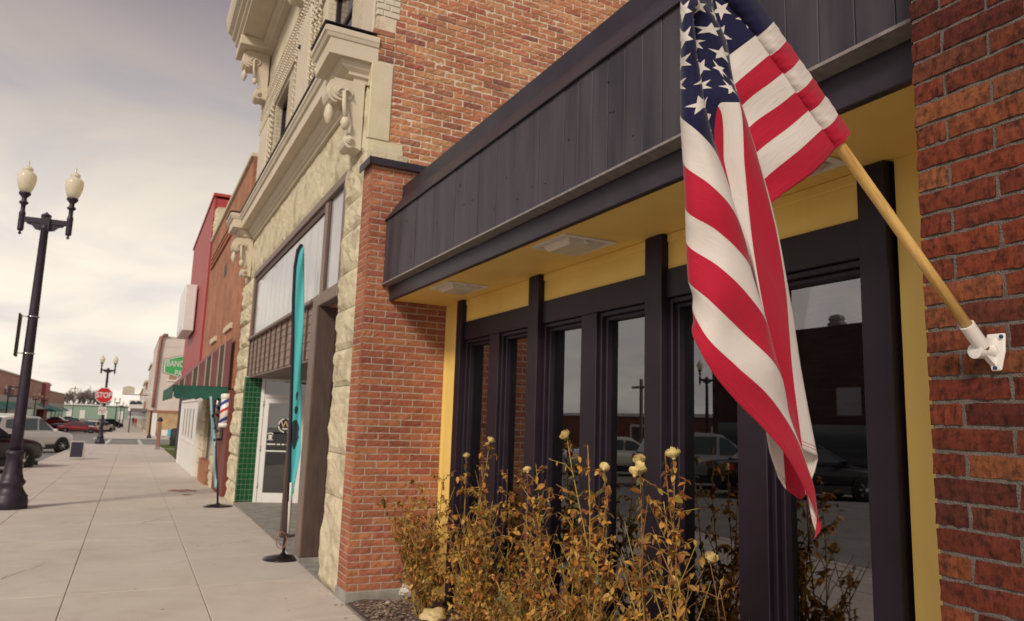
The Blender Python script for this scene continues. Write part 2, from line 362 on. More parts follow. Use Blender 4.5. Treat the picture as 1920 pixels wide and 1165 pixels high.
# slabs of the pavement: one shared mesh per column width, each slab an object
xs = [-2.45, -1.41, -.35, .70, 1.765]
slab_me = {}
def slab_mesh(w, l):
    k = (round(w,3), round(l,3))
    if k not in slab_me:
        mb = MB(); mb.box(-w/2, w/2, -l/2, l/2, -.012, 0)
        bm = bmesh.new(); me = mb.mesh('slab', MT['concrete']); bm.from_mesh(me)
        bmesh.ops.bevel(bm, geom=[e for e in bm.edges if all(v.co.z > -.001 for v in e.verts)], offset=.006, segments=2, affect='EDGES', profile=.5)
        bm.to_mesh(me); bm.free(); slab_me[k] = me
    return slab_me[k]
PL = 1.45
y = 7.5-7*PL
while y < 52.6:
    l = min(PL, 52.75-y)
    for i in range(4):
        w = xs[i+1]-xs[i]-.005
        o = bpy.data.objects.new('slab', slab_mesh(w, l-.004)); COL.objects.link(o)
        yc = y+l/2; o.location = ((xs[i]+xs[i+1])/2, yc, gz(yc)+random.uniform(-.001,.001))
        o.rotation_euler = (math.atan2(gz(y+l)-gz(y), l), 0, 0); o.parent = walk
    y += PL
# crossing lines on the side street
for i, xx in enumerate((-1.3, .75)):
    mb = MB(); mb.box(xx-.12, xx+.12, 53.4, 69.0, gz(61)-.03, gz(61)-.022)
    mb.v = [(a, b, gz(b)-.026+(.004 if c > gz(61)-.026 else 0)) for a, b, c in mb.v]
    o = obj('crossing_line', mb, MT['paint_line']); o['kind'] = 'structure'
# entrance floor and planting bed
mb = MB(); mb.box(1.77, 3.2, 7.4, 14.3, -.02, .004); o = obj('entrance_floor', mb, MT['footing']); o['kind'] = 'structure'
mb = MB(); mb.grid(lambda u, v: (1.775+u*.86, .2+v*6.25, .012+.02*math.sin(9*u+3)*math.sin(5*v*6)), 6, 30)
o = obj('planting_bed', mb, mat('soil', (.07,.05,.04), (.13,.10,.085), .95, 30, 1, 90)); o['kind'] = 'structure'
def pebbles():
    mb = MB()
    for i in range(2600):
        X = random.uniform(1.80, 2.58); Y = random.uniform(3.4, 6.38); r = random.uniform(.007, .019)
        ph = random.random()*6.3; sq = random.uniform(.5, .9)
        vs = []
        for (a, b, c) in ((1,0,0),(.3,.9,0),(-.8,.55,0),(-.75,-.6,0),(.35,-.9,0)):
            vs.append((X+r*(a*math.cos(ph)-b*math.sin(ph))*random.uniform(.8,1.2), Y+r*(a*math.sin(ph)+b*math.cos(ph)), .02+r*.2))
        vs += [(X+r*.2, Y, .02+r*sq), (X-r*.2, Y+r*.2, .02+r*sq*.95)]
        mb.add(vs, [(0,1,5),(1,2,6),(1,6,5),(2,3,6),(3,4,5),(3,5,6),(4,0,5)])
    return mb
o = obj('gravel', pebbles(), brick_mat('gravel', [(.16,.12,.10),(.24,.17,.13),(.12,.075,.065),(.34,.28,.22),(.19,.12,.09)], speck=.1), kind='stuff')
o['label'] = 'brown and grey pebbles covering the planting bed'; o['category'] = 'gravel'

# ================================================================== NEAR BUILDING (brick piers, dark canopy, yellow wall)
XF, YP, XW = 1.768, 6.427, 2.56
nb = thing('storefront_building', 'low storefront with dark metal canopy, yellow trim, black windows and red brick piers', 'building', (2.6, 3.5, 0))
def brick_meshes(name, L, H, D, mt, n=4, nx=6, rough=.0022):
    out = []
    for k in range(n):
        mb = MB(); rnd = random.Random(k*17+int(L*1000))
        b = []
        for j in range(3):
            for i in range(nx+1):
                ex = (i in (0, nx)) ; ez = (j in (0, 2))
                d = rnd.uniform(-rough, rough)-(0.0022 if (ex or ez) else 0)
                x = -L/2+L*i/nx+(0 if not ex else rnd.uniform(-.0018,.0018)); z = -H/2+H*j/2+(0 if not ez else rnd.uniform(-.0018,.0018))
                b.append((x, -D/2+(-d), z))
        # back rim for side faces
        rim = [i for i in range(nx+1)]+[(nx+1)*1+nx, (nx+1)*2+nx]+[(nx+1)*2+i for i in range(nx-1, -1, -1)]+[(nx+1)]
        vs = b+[(b[i][0], D/2, b[i][2]) for i in rim]
        fs = [(j*(nx+1)+i, j*(nx+1)+i+1, (j+1)*(nx+1)+i+1, (j+1)*(nx+1)+i) for j in range(2) for i in range(nx)]
        n0 = len(b); q = len(rim)
        fs += [(rim[(i+1) % q], rim[i], n0+i, n0+(i+1) % q) for i in range(q)]
        mb.add(vs, fs); out.append(mb.mesh(name, mt))
    return out
def lay(u0, u1, z0, nrows, course, pitch, joint, first_half_even=True, off=.5):
    """running bond between u0 and u1 -> list of (u_centre, length, z_centre)"""
    res = []
    for r in range(nrows):
        z = z0+r*course+(course-joint)/2
        start = u0-(pitch*off if (r % 2 == 0) == first_half_even else 0)
        u = start
        while u < u1-.01:
            a, b = max(u, u0), min(u+pitch-joint, u1)
            if b-a > .02: res.append(((a+b)/2, b-a, z))
            u += pitch
    return res
def place_bricks(parent, meshes, items, rz, fn, L0, top=None, joinmat=None, joinname='distant_bricks', H0=None):
    """items -> individual bricks; the ones past `top` (smallest) become one joined part"""
    n = 0; rest = MB()
    for k, (u, L, z) in enumerate(items):
        me = meshes[(k*7+int(z*1000)) % len(meshes)]; c = fn(u, z)
        if top is None or k < top:
            o = bpy.data.objects.new('brick', me); COL.objects.link(o); o.parent = parent
            o.location = c; o.rotation_euler = (0, 0, rz); o.scale = (L/L0, 1, 1); n += 1
        else:
            m = Matrix.Translation(c)@Matrix.Rotation(rz, 4, 'Z')@Matrix.Diagonal((L/L0, 1, 1, 1))
            rest.add([m@v.co for v in me.vertices], [tuple(p.vertices) for p in me.polygons])
    if rest.v:
        obj(joinname, rest, joinmat, parent, kind='stuff', recalc=False)
    return n
# --- left pilaster: mortar core, bricks on the side face (faces the camera) and the street face
CO, PT, JT = .0609, .2035, .0095
pz0 = .099; prow = 63; ptop = pz0+prow*CO
mb = MB(); mb.box(XF+.004, XW+.25, YP+.004, YP+.33, .0, ptop); pil = obj('brick_pilaster', mb, MT['mortar'], nb)
mb = MB(); mb.box(XF-.012, XW+.2, YP-.012, YP+.325, -.02, pz0-.004); obj('footing', mb, MT['footing'], nb, .006)
mb = MB(); mb.box(XF-.035, XW+.6, YP-.04, YP+.31, ptop+.004, ptop+.014); mb.box(XF-.04, XW+.6, YP-.045, YP-.035, ptop-.055, ptop+.012); mb.box(XF-.045, XF-.035, YP-.045, YP+.31, ptop-.055, ptop+.0135)
obj('coping', mb, MT['metal_trim'], nb)
st = brick_meshes('brick', .194, CO-JT, .05, MT['brick'], 5)
side = [it for it in lay(XF, 2.575, pz0, prow, CO, PT, JT)]
side = [it for it in side if not (it[2] > 2.72 and it[2] < 3.3 and it[0] > 2.12)]          # behind the canopy
side.sort(key=lambda it: it[0]+abs(it[2]-1.6)*.05)
n = place_bricks(pil, st, side, 0, lambda u, z: (u, YP+.025, z), .194, 250, MT['brick'])
front = [it for it in lay(YP+.056, YP+.318, pz0, prow, CO, PT, JT, False)]
place_bricks(pil, st, front, -math.pi/2, lambda u, z: (XF+.025, u, z), .194, 0, MT['brick'], 'street_face_bricks')
# --- right pier
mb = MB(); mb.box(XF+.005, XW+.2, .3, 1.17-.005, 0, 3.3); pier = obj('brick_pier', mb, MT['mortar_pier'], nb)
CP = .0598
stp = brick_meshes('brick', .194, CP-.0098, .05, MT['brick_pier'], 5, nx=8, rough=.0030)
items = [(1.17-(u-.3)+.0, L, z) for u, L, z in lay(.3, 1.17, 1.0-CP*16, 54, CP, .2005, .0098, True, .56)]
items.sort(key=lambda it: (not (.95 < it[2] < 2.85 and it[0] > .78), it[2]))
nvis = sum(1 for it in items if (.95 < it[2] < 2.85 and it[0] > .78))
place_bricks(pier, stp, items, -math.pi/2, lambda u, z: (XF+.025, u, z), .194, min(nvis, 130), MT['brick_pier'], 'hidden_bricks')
# --- canopy
YC0, YC1 = .2, YP-.004
fas = MB(); fas.box(1.945, 2.02, YC0, YC1, 2.79, 3.37); fas = obj('canopy_fascia', fas, MT['metal_trim'], nb)
bw = .138; y = YC1; k = 0
bme = []
for v in range(4):
    q = MB(); q.box(1.926, 1.946, -bw/2+.0024, bw/2-.0024, 2.778, 3.37)
    me = q.mesh('board', MT['metal_dark']); bm = bmesh.new(); bm.from_mesh(me); bmesh.ops.bevel(bm, geom=[e for e in bm.edges if abs(e.verts[0].co.z-e.verts[1].co.z) > .2 and e.verts[0].co.x < 1.93], offset=.0012, segments=1, affect='EDGES'); bm.to_mesh(me); bm.free(); bme.append(me)
while y-bw > .9:
    o = bpy.data.objects.new('board', bme[k % 4]); COL.objects.link(o); o.parent = fas; o.location = (random.uniform(-.0012,.0012), y-bw/2, 0); y -= bw; k += 1
nl = MB()
for i in range(26):
    nl.lathe([(.0048,0),(.0048,.003),(.002,.005)], (1.925, random.uniform(1.7,6.3), random.choice((2.9,3.06,3.23))+random.uniform(-.02,.02)), 6, axis='x')
nl.v = [(1.925-(x-1.925), y, z) for x, y, z in nl.v]; obj('nail_heads', nl, MT['metal_trim'], nb, kind='stuff')
mb = MB(); mb.prism([(1.912,2.764),(1.99,2.758),(1.99,2.776),(1.926,2.782),(1.912,2.776)], 'y', YC0, YC1); obj('drip_edge', mb, mat('drip', (.17,.15,.145), (.25,.23,.21), .4, 14, stretch=(1,2,1)), nb)
mb = MB(); mb.box(1.99, 2.03, YC0, YC1-.002, 2.628, 2.757); obj('canopy_beam', mb, MT['metal_trim'], nb, .004)
mb = MB(); mb.prism([(1.918,3.371),(1.918,3.39),(1.926,3.40),(2.062,3.605),(2.066,3.725),(2.2,3.735),(2.2,3.371)], 'y', YC0, YC1); obj('canopy_flashing', mb, MT['metal_trim'], nb)
mb = MB(); mb.tube([(1.914,YC0,3.372),(1.914,YC1,3.372)], .007, 6); obj('flashing_edge', mb, MT['metal_dark'], nb)
mb = MB(); mb.box(2.031, XW+.06, YC0, YP-.003, 2.632, 2.70); obj('soffit', mb, MT['yellow'], nb)
mb = MB(); mb.box(2.2, 6, YC0, YP+.3, 3.45, 3.73); obj('roof', mb, MT['metal_trim'], nb)
# --- window wall
mb = MB(); mb.box(XW, XW+.06, 6.056, YP-.002, 0, 2.632); obj('yellow_side_panel', mb, MT['yellow'], nb)
mb = MB(); mb.box(XW-.004, XW+.02, YP-.05, YP-.004, 0, 2.63); obj('corner_trim', mb, MT['yellow'], nb, .003)
mb = MB(); mb.box(XW-.002, XW+.06, .5, 1.785, 0, 2.632); obj('yellow_side_panel', mb, MT['yellow'], nb)
bays = [(5.95, 4.702), (4.553, 3.313), (3.165, 1.925)]
posts = [(6.056,5.95),(4.702,4.553),(3.313,3.165),(1.925,1.80)]
for a, b in posts:
    mb = MB(); mb.box(XW-.045, XW+.05, b, a, .0, 2.628); obj('post', mb, MT['black_wood'], nb, .004)
for a, b in bays:
    mb = MB(); mb.box(XW+.006, XW+.05, b, a, 2.432, 2.63); obj('yellow_panel', mb, MT['yellow'], nb)
    mb = MB(); mb.box(XW-.006, XW+.02, b+.002, a-.002, 2.585, 2.631); obj('trim_strip', mb, MT['yellow'], nb, .004)
    mb = MB(); mb.box(XW-.012, XW+.06, b, a, 2.27, 2.431); obj('head_rail', mb, MT['black_wood'], nb, .004)
    mid = a-(a-b)*.5 if a != 5.95 else 5.327
    mb = MB(); mb.box(XW-.014, XW+.06, mid-.088, mid+.088, .36, 2.269); obj('mullion', mb, MT['black_wood'], nb, .004)
    mb = MB(); mb.box(XW-.03, XW+.09, b, a, .315, .362); obj('sill', mb, MT['black_wood'], nb, .004)
    mb = MB(); mb.box(XW+.0, XW+.06, b, a, 0, .314); obj('yellow_base_panel', mb, MT['yellow'], nb)
    for w0, w1 in ((a, mid+.088), (mid-.088, b)):
        fr = MB()
        z0, z1 = .363, 2.268
        for k, (ins, xa, xb) in enumerate(((.028, .008, .075), (.054, .034, .10))):
            i0 = .0 if k == 0 else .028
            fr.box(XW+xa, XW+xb, w0-i0, w0-ins, z0+i0, z1-i0); fr.box(XW+xa, XW+xb, w1+i0, w1+ins, z0+i0, z1-i0)
            fr.box(XW+xa, XW+xb, w0-ins, w1+ins, z1-i0, z1-ins); fr.box(XW+xa, XW+xb, w0-ins, w1+ins, z0+i0, z0+ins)
        wf = obj('window_frame', fr, MT['black_wood'], nb, .004)
        g = MB(); g.box(XW+.072, XW+.076, w1+.05, w0-.05, z0+.05, z1-.05); obj('pane', g, MT['glass'], wf)
        bl = MB(); zz = z0+.06
        while zz < z1-.06:
            bl.obox((XW+.13, (w0+w1)/2, zz), (.024, abs(w0-w1)-.12, .0012), ry=.5); zz += .026
        obj('blind', bl, MT['blind'], wf, recalc=False)
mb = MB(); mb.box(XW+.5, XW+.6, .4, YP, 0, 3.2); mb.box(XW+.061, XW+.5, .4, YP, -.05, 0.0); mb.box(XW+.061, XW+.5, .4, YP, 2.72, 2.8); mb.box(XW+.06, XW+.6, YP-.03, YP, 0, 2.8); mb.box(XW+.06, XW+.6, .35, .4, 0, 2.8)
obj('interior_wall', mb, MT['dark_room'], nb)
# --- soffit lights (things of their own)
for yl, lab in ((5.40, 'square soffit light with ribbed lens, nearest to the brick pilaster'), (3.66, 'square soffit light with ribbed lens, second from the brick pilaster'), (2.08, 'square soffit light half hidden behind the flag')):
    t = thing('soffit_light', lab, 'light', (2.25, yl, 2.632), 'lights under the canopy')
    q = MB()
    for a, b, c, d in ((-.175,.175,-.20,-.165),(-.175,.175,.165,.20),(-.175,-.14,-.165,.165),(.14,.175,-.165,.165)): q.box(2.25+a, 2.25+b, yl+c, yl+d, 2.622, 2.631)
    obj('frame', q, MT['white_metal'], t)
    q = MB(); q.prism([(-.13,2.63),(.13,2.63),(.10,2.592),(-.10,2.592)], 'y', yl-.15, yl+.15)
    q.v = [(2.25+x, yl+(y-yl)*(1 if z > 2.6 else .8), z) for x, y, z in q.v]; obj('lens', q, MT['lens'], t, .004)
    q = MB()
    for s in (-1, 1): q.obox((2.25, yl+s*.152, 2.614), (.03, .012, .025))
    obj('clips', q, MT['white_metal'], t, kind='stuff')

# ================================================================== STONE BUILDING
sb = thing('stone_building', 'old ornate building with cream stone front, scroll brackets and an orange brick side wall', 'building', (2.4, 10.5, 0))
# side wall of old brick
YB = 6.83
mb = MB(); mb.box(1.86, 6.0, YB+.006, YB+.5, 0, 7.6); sw = obj('brick_side_wall', mb, MT['mortar_old'], sb)
CO2, PT2, J2 = .0685, .222, .013
sto = brick_meshes('brick', PT2-J2, CO2-J2, .05, MT['brick_old'], 6, rough=.004)
its = []
for u, L, z in lay(2.03, 5.99, 3.62, 58, CO2, PT2, J2):
    c = RM.T@(np.array((u, YB, z))-CAM); px = 960+FPX*c[0]/c[2]; py = 582.5+FPX*c[1]/c[2]
    if c[2] < .1: continue
    vis_ = py > -60 and px < 1300
    if z < 3.735+.0 and u < 4: continue
    its.append((u, L, z, not vis_))
def jig(u, z): return (u+random.uniform(-.004,.004), YB+.025+random.uniform(-.004,.003), z+random.uniform(-.003,.003))
its.sort(key=lambda it: it[3]*100+it[0]*.6+it[2]*.8); its = [it[:3] for it in its]
place_bricks(sw, sto, its, 0, jig, PT2-J2, 300, MT['brick_old'])
# corner: plain stone block, rough cap stone, pale painted bricks
mb = MB(); mb.box(1.80, 2.025, YB-.01, YB+.1, 4.29, 5.10); obj('corner_block', mb, MT['stone_smooth'], sb, .008)
mb = MB(); mb.box(1.80, 2.17, YB-.008, YB+.1, 4.05, 4.283); obj('corner_block', mb, MT['stone_smooth'], sb, .008)
pale = mat('pale_brick', (.56,.50,.40), (.64,.58,.47), .7, 20, .2, 90)
for r in range(20):
    z = 5.61+r*CO2
    for a, b in (((1.82,1.95),(1.962,2.06)) if r % 2 else ((1.82,1.885),(1.897,2.06))):
        mb = MB(); mb.box(a, b, YB-.004, YB+.05, z, z+CO2-.009); obj('pale_brick', mb, pale, sb, .004)
for r in range(7):
    z = 5.125+r*CO2
    if r < 5:
        for a, b in (((1.80,1.92),(1.932,2.02)) if r % 2 else ((1.80,2.02),)):
            mb = MB(); mb.box(a, b, YB-.003, YB+.05, z, z+CO2-.012); obj('corner_brick', mb, MT['brick_old'], sb, .004)
def rough_block(name, x0, y0, y1, z0, z1, parent, depth=.07, seed=0, xback=2.2, endface=True):
    """rock-faced block: flat margins, bulging broken face towards the street (-x) and near end"""
    nu, nv = max(8, min(16, int((y1-y0)/.07))), max(7, min(12, int((z1-z0)/.055)))
    from mathutils import noise
    def f(u, v):
        m = min(1, min(u, 1-u)*(y1-y0)/.05)*min(1, min(v, 1-v)*(z1-z0)/.05)
        q = Vector((seed*3.7, (y0+(y1-y0)*u)*3.2, (z0+(z1-z0)*v)*3.2))
        vd = noise.voronoi(q*1.9)[0]; b = .35+.5*noise.noise(q)+.75*min(.8, vd[1]-vd[0])+.22*noise.noise(q*6.5)
        return (x0-depth*m*max(.05, b), y0+(y1-y0)*u, z0+(z1-z0)*v)
    mb = MB(); mb.grid(f, nu, nv, smooth=False)
    n = (nu+1)*(nv+1)
    edge = [i*(nv+1) for i in range(nu+1)]+[nu*(nv+1)+j for j in range(1, nv+1)]+[i*(nv+1)+nv for i in range(nu-1, -1, -1)]+[j for j in range(nv-1, 0, -1)]
    bvs = [(xback, mb.v[i][1], mb.v[i][2]) for i in edge]
    mb.v += bvs
    q = len(edge)
    for i in range(q):
        mb.f.append((edge[i], edge[(i+1) % q], n+(i+1) % q, n+i)); mb.m.append(0); mb.sm.append(False)
    mb.f.append(tuple(n+i for i in range(q))); mb.m.append(0); mb.sm.append(False)
    return obj(name, mb, MT['stone'], parent)
for y0, y1, z1 in ((6.76, 7.52, 4.2), (14.3, 15.55, 5.0)):
    mb = MB(); mb.box(1.85, 2.15, y0, y1, -.1, z1); obj('pilaster_core', mb, MT['stone_smooth'], sb)
zs = [-.02, .82, 1.22, 1.86, 2.22, 2.62, 3.0, 3.42, 3.72, 4.15]
for i in range(len(zs)-1):
    rough_block('stone_block', 1.795, 6.755, 7.50, zs[i]+.003, zs[i+1]-.003, sb, .05 if i else .07, i*3+1)
zs = [-.1, .30, .78, 1.14, 1.62, 1.95, 2.4, 2.8, 3.25, 3.6, 4.1]
for i in range(len(zs)-1):
    rough_block('stone_block', 1.80, 14.22, 15.5, zs[i]+.006, zs[i+1]-.006, sb, .075, i*5+40)
# frieze of rough stone over the transom
ys = [7.5, 8.7, 9.9, 11.2, 12.4, 13.4, 14.25]
for i in range(6): rough_block('frieze_stone', 1.80, ys[i]+.004, ys[i+1]-.004, 4.165, 4.86, sb, .028, i+80)
rough_block('frieze_stone', 1.80, 6.86, 7.495, 4.16, 4.86, sb, .04, 91); rough_block('frieze_stone', 1.80, 14.26, 15.5, 4.11, 4.86, sb, .04, 92)
# cornice between the storeys
def shift(pr, d): return [(x-(d if x < 1.77 else 0), z) for x, z in pr]
pr = [(1.86,4.862),(1.755,4.862),(1.755,4.90),(1.725,4.915),(1.725,4.955),(1.70,4.975),(1.665,5.02),(1.655,5.06),(1.53,5.063),(1.53,5.215),(1.505,5.225),(1.49,5.26),(1.475,5.275),(1.475,5.315),(1.50,5.33),(1.86,5.345)]
mb = MB(); mb.prism(pr, 'y', 7.46, 14.56); obj('cornice', mb, MT['cream'], sb)
pb = [(1.86,4.885),(1.66,4.885),(1.66,4.925),(1.60,4.945),(1.60,4.975),(1.53,5.01),(1.50,5.055),(1.49,5.075),(1.375,5.078),(1.375,5.235),(1.35,5.245),(1.33,5.28),(1.315,5.29),(1.315,5.335),(1.34,5.352),(1.86,5.37)]
for y0, y1 in ((6.80, 7.459), (14.561, 15.3)):
    mb = MB(); rg = [(x, y0+(x-1.315)*.42, z) for x, z in pb[1:-1]]
    vs = []
    for x, yy, z in rg: vs += [(x, yy, z), (1.86, yy, z), (1.86, y1, z), (x, y1, z)]
    fs = [(4*i+k, 4*i+(k+1) % 4, 4*i+4+(k+1) % 4, 4*i+4+k) for i in range(len(rg)-1) for k in range(4)]+[(3,2,1,0), tuple(4*(len(rg)-1)+k for k in range(4))]
    mb.add(vs, fs); obj('cornice_block', mb, MT['cream'], sb)
for y0, y1, pp in ((6.79, 7.465, pb), (7.466, 14.555, pr), (14.556, 15.31, pb)):
    mb = MB(); mb.box(pp[13][0]-.012, 1.83, y0, y1, pp[-1][1]+.001, pp[-1][1]+.011); obj('lead_flashing', mb, MT['metal_trim'], sb)
def console(y0, ztop, zbot, proj, wall, parent, w=.26):
    H = ztop-zbot; P = lambda d, h: (wall-d*proj, zbot+h*H)
    pts = [P(0,1), P(.98,1)]
    for k in range(0, 11):                       # upper volute
        a = R(80-k*25); pts.append(P(.80+.24*math.cos(a), .82+.17*math.sin(a)))
    for d, h in ((.50,.66),(.40,.58),(.30,.46),(.27,.36),(.30,.28)): pts.append(P(d, h))
    for k in range(0, 9):
        a = R(95-k*28); pts.append(P(.34+.16*math.cos(a), .16+.11*math.sin(a)))
    pts += [P(.05,.05), P(0,.04)]
    c = MB(); c.prism(pts, 'y', y0, y0+w); co = obj('scroll_bracket', c, MT['cream'], parent, .006)
    for d, h, r in ((.66,.80,.25),(.34,.16,.12)):
        cx, cz = P(d, h); q = MB()
        for rr, dd in ((r, .02), (r*.62, .038), (r*.25, .052)):
            q.lathe([(rr*proj, -dd), (rr*proj, w+dd)], (cx, y0, cz), 20, axis='y')
        if d > .5: q.v = [(cx+(x-cx)*1.35, y, z) for x, y, z in q.v]
        obj('volute', q, MT['cream'], co, .004)
    cx, cz = P(.60,.80); ex, ez = P(.52,.40)
    g = MB(); g.tube([(cx,y0-.055,cz),(cx+.005,y0-.06,(cz+ez)/2),(ex,y0-.05,ez)], [.018,.022,.026], 8)
    g.lathe([(.01,.05),(.035,.02),(.05,-.03),(.035,-.075),(.012,-.10)], (ex, y0-.045, ez), 8)
    for s in (-1, 1): g.tube([(cx,y0-.052,cz+.005),(cx+s*.04,y0-.06,cz+.02),(cx+s*.07,y0-.055,cz-.03)], [.014,.012,.006], 6)
    obj('leaf_drop', g, MT['cream'], co)
    g = MB(); ex2, ez2 = P(.93,.55); g.lathe([(.012,.14),(.04,.08),(.055,0),(.03,-.07),(.01,-.1)], (ex2+.02, y0+w/2, ez2-.03), 8); obj('leaf_drop', g, MT['cream'], co)
    return co
console(6.93, 4.884, 4.15, .36, 1.775, sb, .24)
console(14.62, 4.884, 4.12, .36, 1.775, sb, .30)
# upper storey wall with openings
WZ0, WZ1 = 5.95, 7.18
wins = [(7.95, 9.35), (12.2, 13.42)]
mb = MB(); XU = 1.83
for a, b in ((6.84,7.95),(9.35,12.2),(13.42,15.4)): mb.box(XU, XU+.3, a, b, 5.34, 9.6)
for a, b in wins: mb.box(XU, XU+.3, a, b, 5.34, WZ0); mb.box(XU, XU+.3, a, b, WZ1, 9.6)
obj('upper_wall', mb, MT['cream_brick'], sb)
for a, b in wins:
    f = MB(); zz0, zz1 = WZ0, WZ1
    f.box(XU+.10, XU+.17, a, a+.07, zz0, zz1); f.box(XU+.10, XU+.17, b-.07, b, zz0, zz1); f.box(XU+.10, XU+.17, a+.07, b-.07, zz1-.08, zz1); f.box(XU+.10, XU+.17, a+.07, b-.07, zz0, zz0+.08); f.box(XU+.11, XU+.16, a+.07, b-.07, 6.52, 6.58)
    wf = obj('window_frame', f, MT['black_wood'], sb)
    g = MB(); g.box(XU+.13, XU+.135, a+.07, b-.07, zz0+.08, 6.52); g.box(XU+.13, XU+.135, a+.07, b-.07, 6.58, zz1-.08); obj('pane', g, MT['glass_dim'], wf)
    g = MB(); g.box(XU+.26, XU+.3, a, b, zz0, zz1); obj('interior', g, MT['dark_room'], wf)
    g = MB(); g.box(XU-.09, XU+.1, a-.12, b+.12, zz0-.11, zz0-.002); obj('sill', g, MT['cream'], wf, .01)
# pilaster strips and rope mouldings
for y0, y1, d in ((10.35,11.25,.05),(6.9,7.35,.03),(14.2,15.3,.03)):
    mb = MB(); mb.box(XU-d, XU-.001, y0, y1, 5.36, 7.6 if y0 > 9 else 9.3); obj('pilaster_strip', mb, MT['cream'], sb, .008)
mb = MB(); mb.box(XU-.075, XU-.001, 7.38, 7.55, 5.36, 5.55); obj('corner_stone', mb, MT['stone'], sb)
def rope_v(yc, z0, z1):
    r = MB(); z = z0
    while z < z1:
        r.tube([(XU-.02,yc-.04,z),(XU-.05,yc,z+.05),(XU-.02,yc+.04,z+.10)], .017, 6); z += .10
    obj('rope_moulding', r, MT['cream'], sb)
def rope_h(zc, y0, y1):
    r = MB(); y = y0
    while y < y1:
        r.tube([(XU-.02,y,zc-.04),(XU-.05,y+.05,zc),(XU-.02,y+.10,zc+.04)], .017, 6); y += .10
    obj('rope_moulding', r, MT['cream'], sb)
for yc in (9.72, 9.98, 10.24, 11.42): rope_v(yc, 5.4, 7.5)
for yc in (13.6, 13.8): rope_v(yc, 5.4, 7.2)
for zc in (7.36, 7.6, 7.84): rope_h(zc, 9.3, 15.3)
for zz in (7.26, 7.48, 7.72, 7.97):
    mb = MB(); mb.box(XU-.04, XU-.001, 6.9, 15.35, zz-.02, zz+.02); obj('string_course', mb, MT['cream'], sb)
# top cornice
pt = [(1.86,8.72),(1.70,8.72),(1.70,8.80),(1.62,8.84),(1.62,8.92),(1.22,8.95),(1.22,9.02),(1.17,9.05),(1.17,9.13),(1.10,9.17),(1.10,9.24),(1.02,9.30),(.98,9.42),(.96,9.56),(1.86,9.64)]
mb = MB(); mb.prism(pt, 'y', 6.9, 15.35); obj('top_cornice', mb, MT['cream'], sb)
mb = MB(); mb.box(1.2, 1.86, 14.5, 15.30, 8.74, 8.93); obj('cornice_block', mb, MT['cream'], sb, .01)
console(14.72, 8.74, 7.72, .50, 1.80, sb, .34)
console(11.1, 8.9, 7.95, .45, 1.80, sb, .24); console(8.6, 8.9, 7.95, .45, 1.80, sb, .24)
mb = MB(); mb.lathe([(.035,-.02),(.035,.05),(.01,.05)], (XU-.06, 11.05, 7.2), 10, axis='x'); mb.box(XU-.02, XU, 11.0, 11.1, 7.15, 7.25); obj('security_camera', mb, MT['car_trim'], sb)
# --- transom and shopfront under the frieze
XT = 1.84
mb = MB()
mb.box(XT-.05, XT+.05, 7.53, 14.24, 4.06, 4.16); mb.box(XT-.045, XT+.05, 7.53, 7.63, 2.95, 4.06); mb.box(XT-.045, XT+.05, 14.14, 14.24, 2.95, 4.06)
mb.box(XT-.03, XT+.05, 8.42, 8.56, 2.95, 4.06)
obj('transom_frame', mb, MT['brown_light'], sb, .006)
mb = MB(); mb.box(XT-.07, XT+.06, 7.53, 8.66, 2.80, 2.945); mb.box(XT-.065, XT+.06, 8.661, 14.24, 2.893, 2.943); obj('transom_beam', mb, MT['brown_light'], sb, .008)
mb = MB(); mb.box(XT-.02, XT+.04, 7.635, 7.72, 2.95, 4.055); mb.box(XT-.02, XT+.04, 8.33, 8.415, 2.95, 4.055); mb.box(XT-.02, XT+.04, 8.565, 14.13, 3.97, 4.055); mb.box(XT-.02, XT+.04, 14.02, 14.13, 2.95, 3.97)
obj('inner_frame', mb, MT['brown'], sb, .004)
y = 8.57
while y < 13.98:
    w = min(.42, 14.015-y); mb = MB(); mb.box(XT+.0, XT+.03, y, y+w-.016, 2.95, 3.965); obj('white_panel', mb, MT['panel_white'], sb, .002); y += w
mb = MB(); mb.box(XT+.031, XT+.04, 7.6, 14.1, 2.95, 4.05); obj('panel_backing', mb, MT['brown'], sb)
mb = MB(); mb.box(XT+.0, XT+.03, 7.725, 8.325, 2.95, 4.05); obj('white_panel', mb, MT['panel_white'], sb)
# clapboard band with battens
bz0, bz1 = 2.24, 2.89
cl = MB(); cl.box(XT+.015, XT+.06, 8.7, 14.22, bz0, bz1); clp = obj('clapboard_band', cl, MT['brown'], sb)
y = 8.72; nbt = 12; bwid = (14.2-8.72)/nbt
for i in range(nbt):
    for r in range(6):
        h = (bz1-bz0)/6
        q = MB(); q.prism([(XT+.014,bz0+r*h),(XT-.008,bz0+r*h+.001),(XT-.001,bz0+(r+1)*h-.003),(XT+.014,bz0+(r+1)*h-.004)], 'y', y+i*bwid+.03, y+(i+1)*bwid-.006)
        obj('clapboard', q, MT['shingle'], clp)
    q = MB(); q.box(XT-.028, XT+.014, y+i*bwid-.004, y+i*bwid+.028, bz0-.01, bz1-.001); obj('batten', q, MT['brown'], clp)
q = MB(); q.box(XT-.03, XT+.05, 14.19, 14.23, bz0-.012, bz1-.001); obj('batten', q, MT['brown'], clp)
for i in range(8):
    mb = MB(); mb.box(1.84+i*.17, 1.84+i*.17+.165, 8.66, 14.2, bz0-.03+.001*(i % 2), bz0-.005); obj('ceiling_plank', mb, MT['brown_light'], sb)
mb = MB(); mb.box(1.765, 1.985, 8.34, 8.64, .05, 2.80); obj('wood_post', mb, MT['brown'], sb, .008)
mb = MB(); mb.box(1.755, 1.765, 8.36, 8.62, .05, 2.80); obj('post_facing', mb, MT['brown_light'], sb)
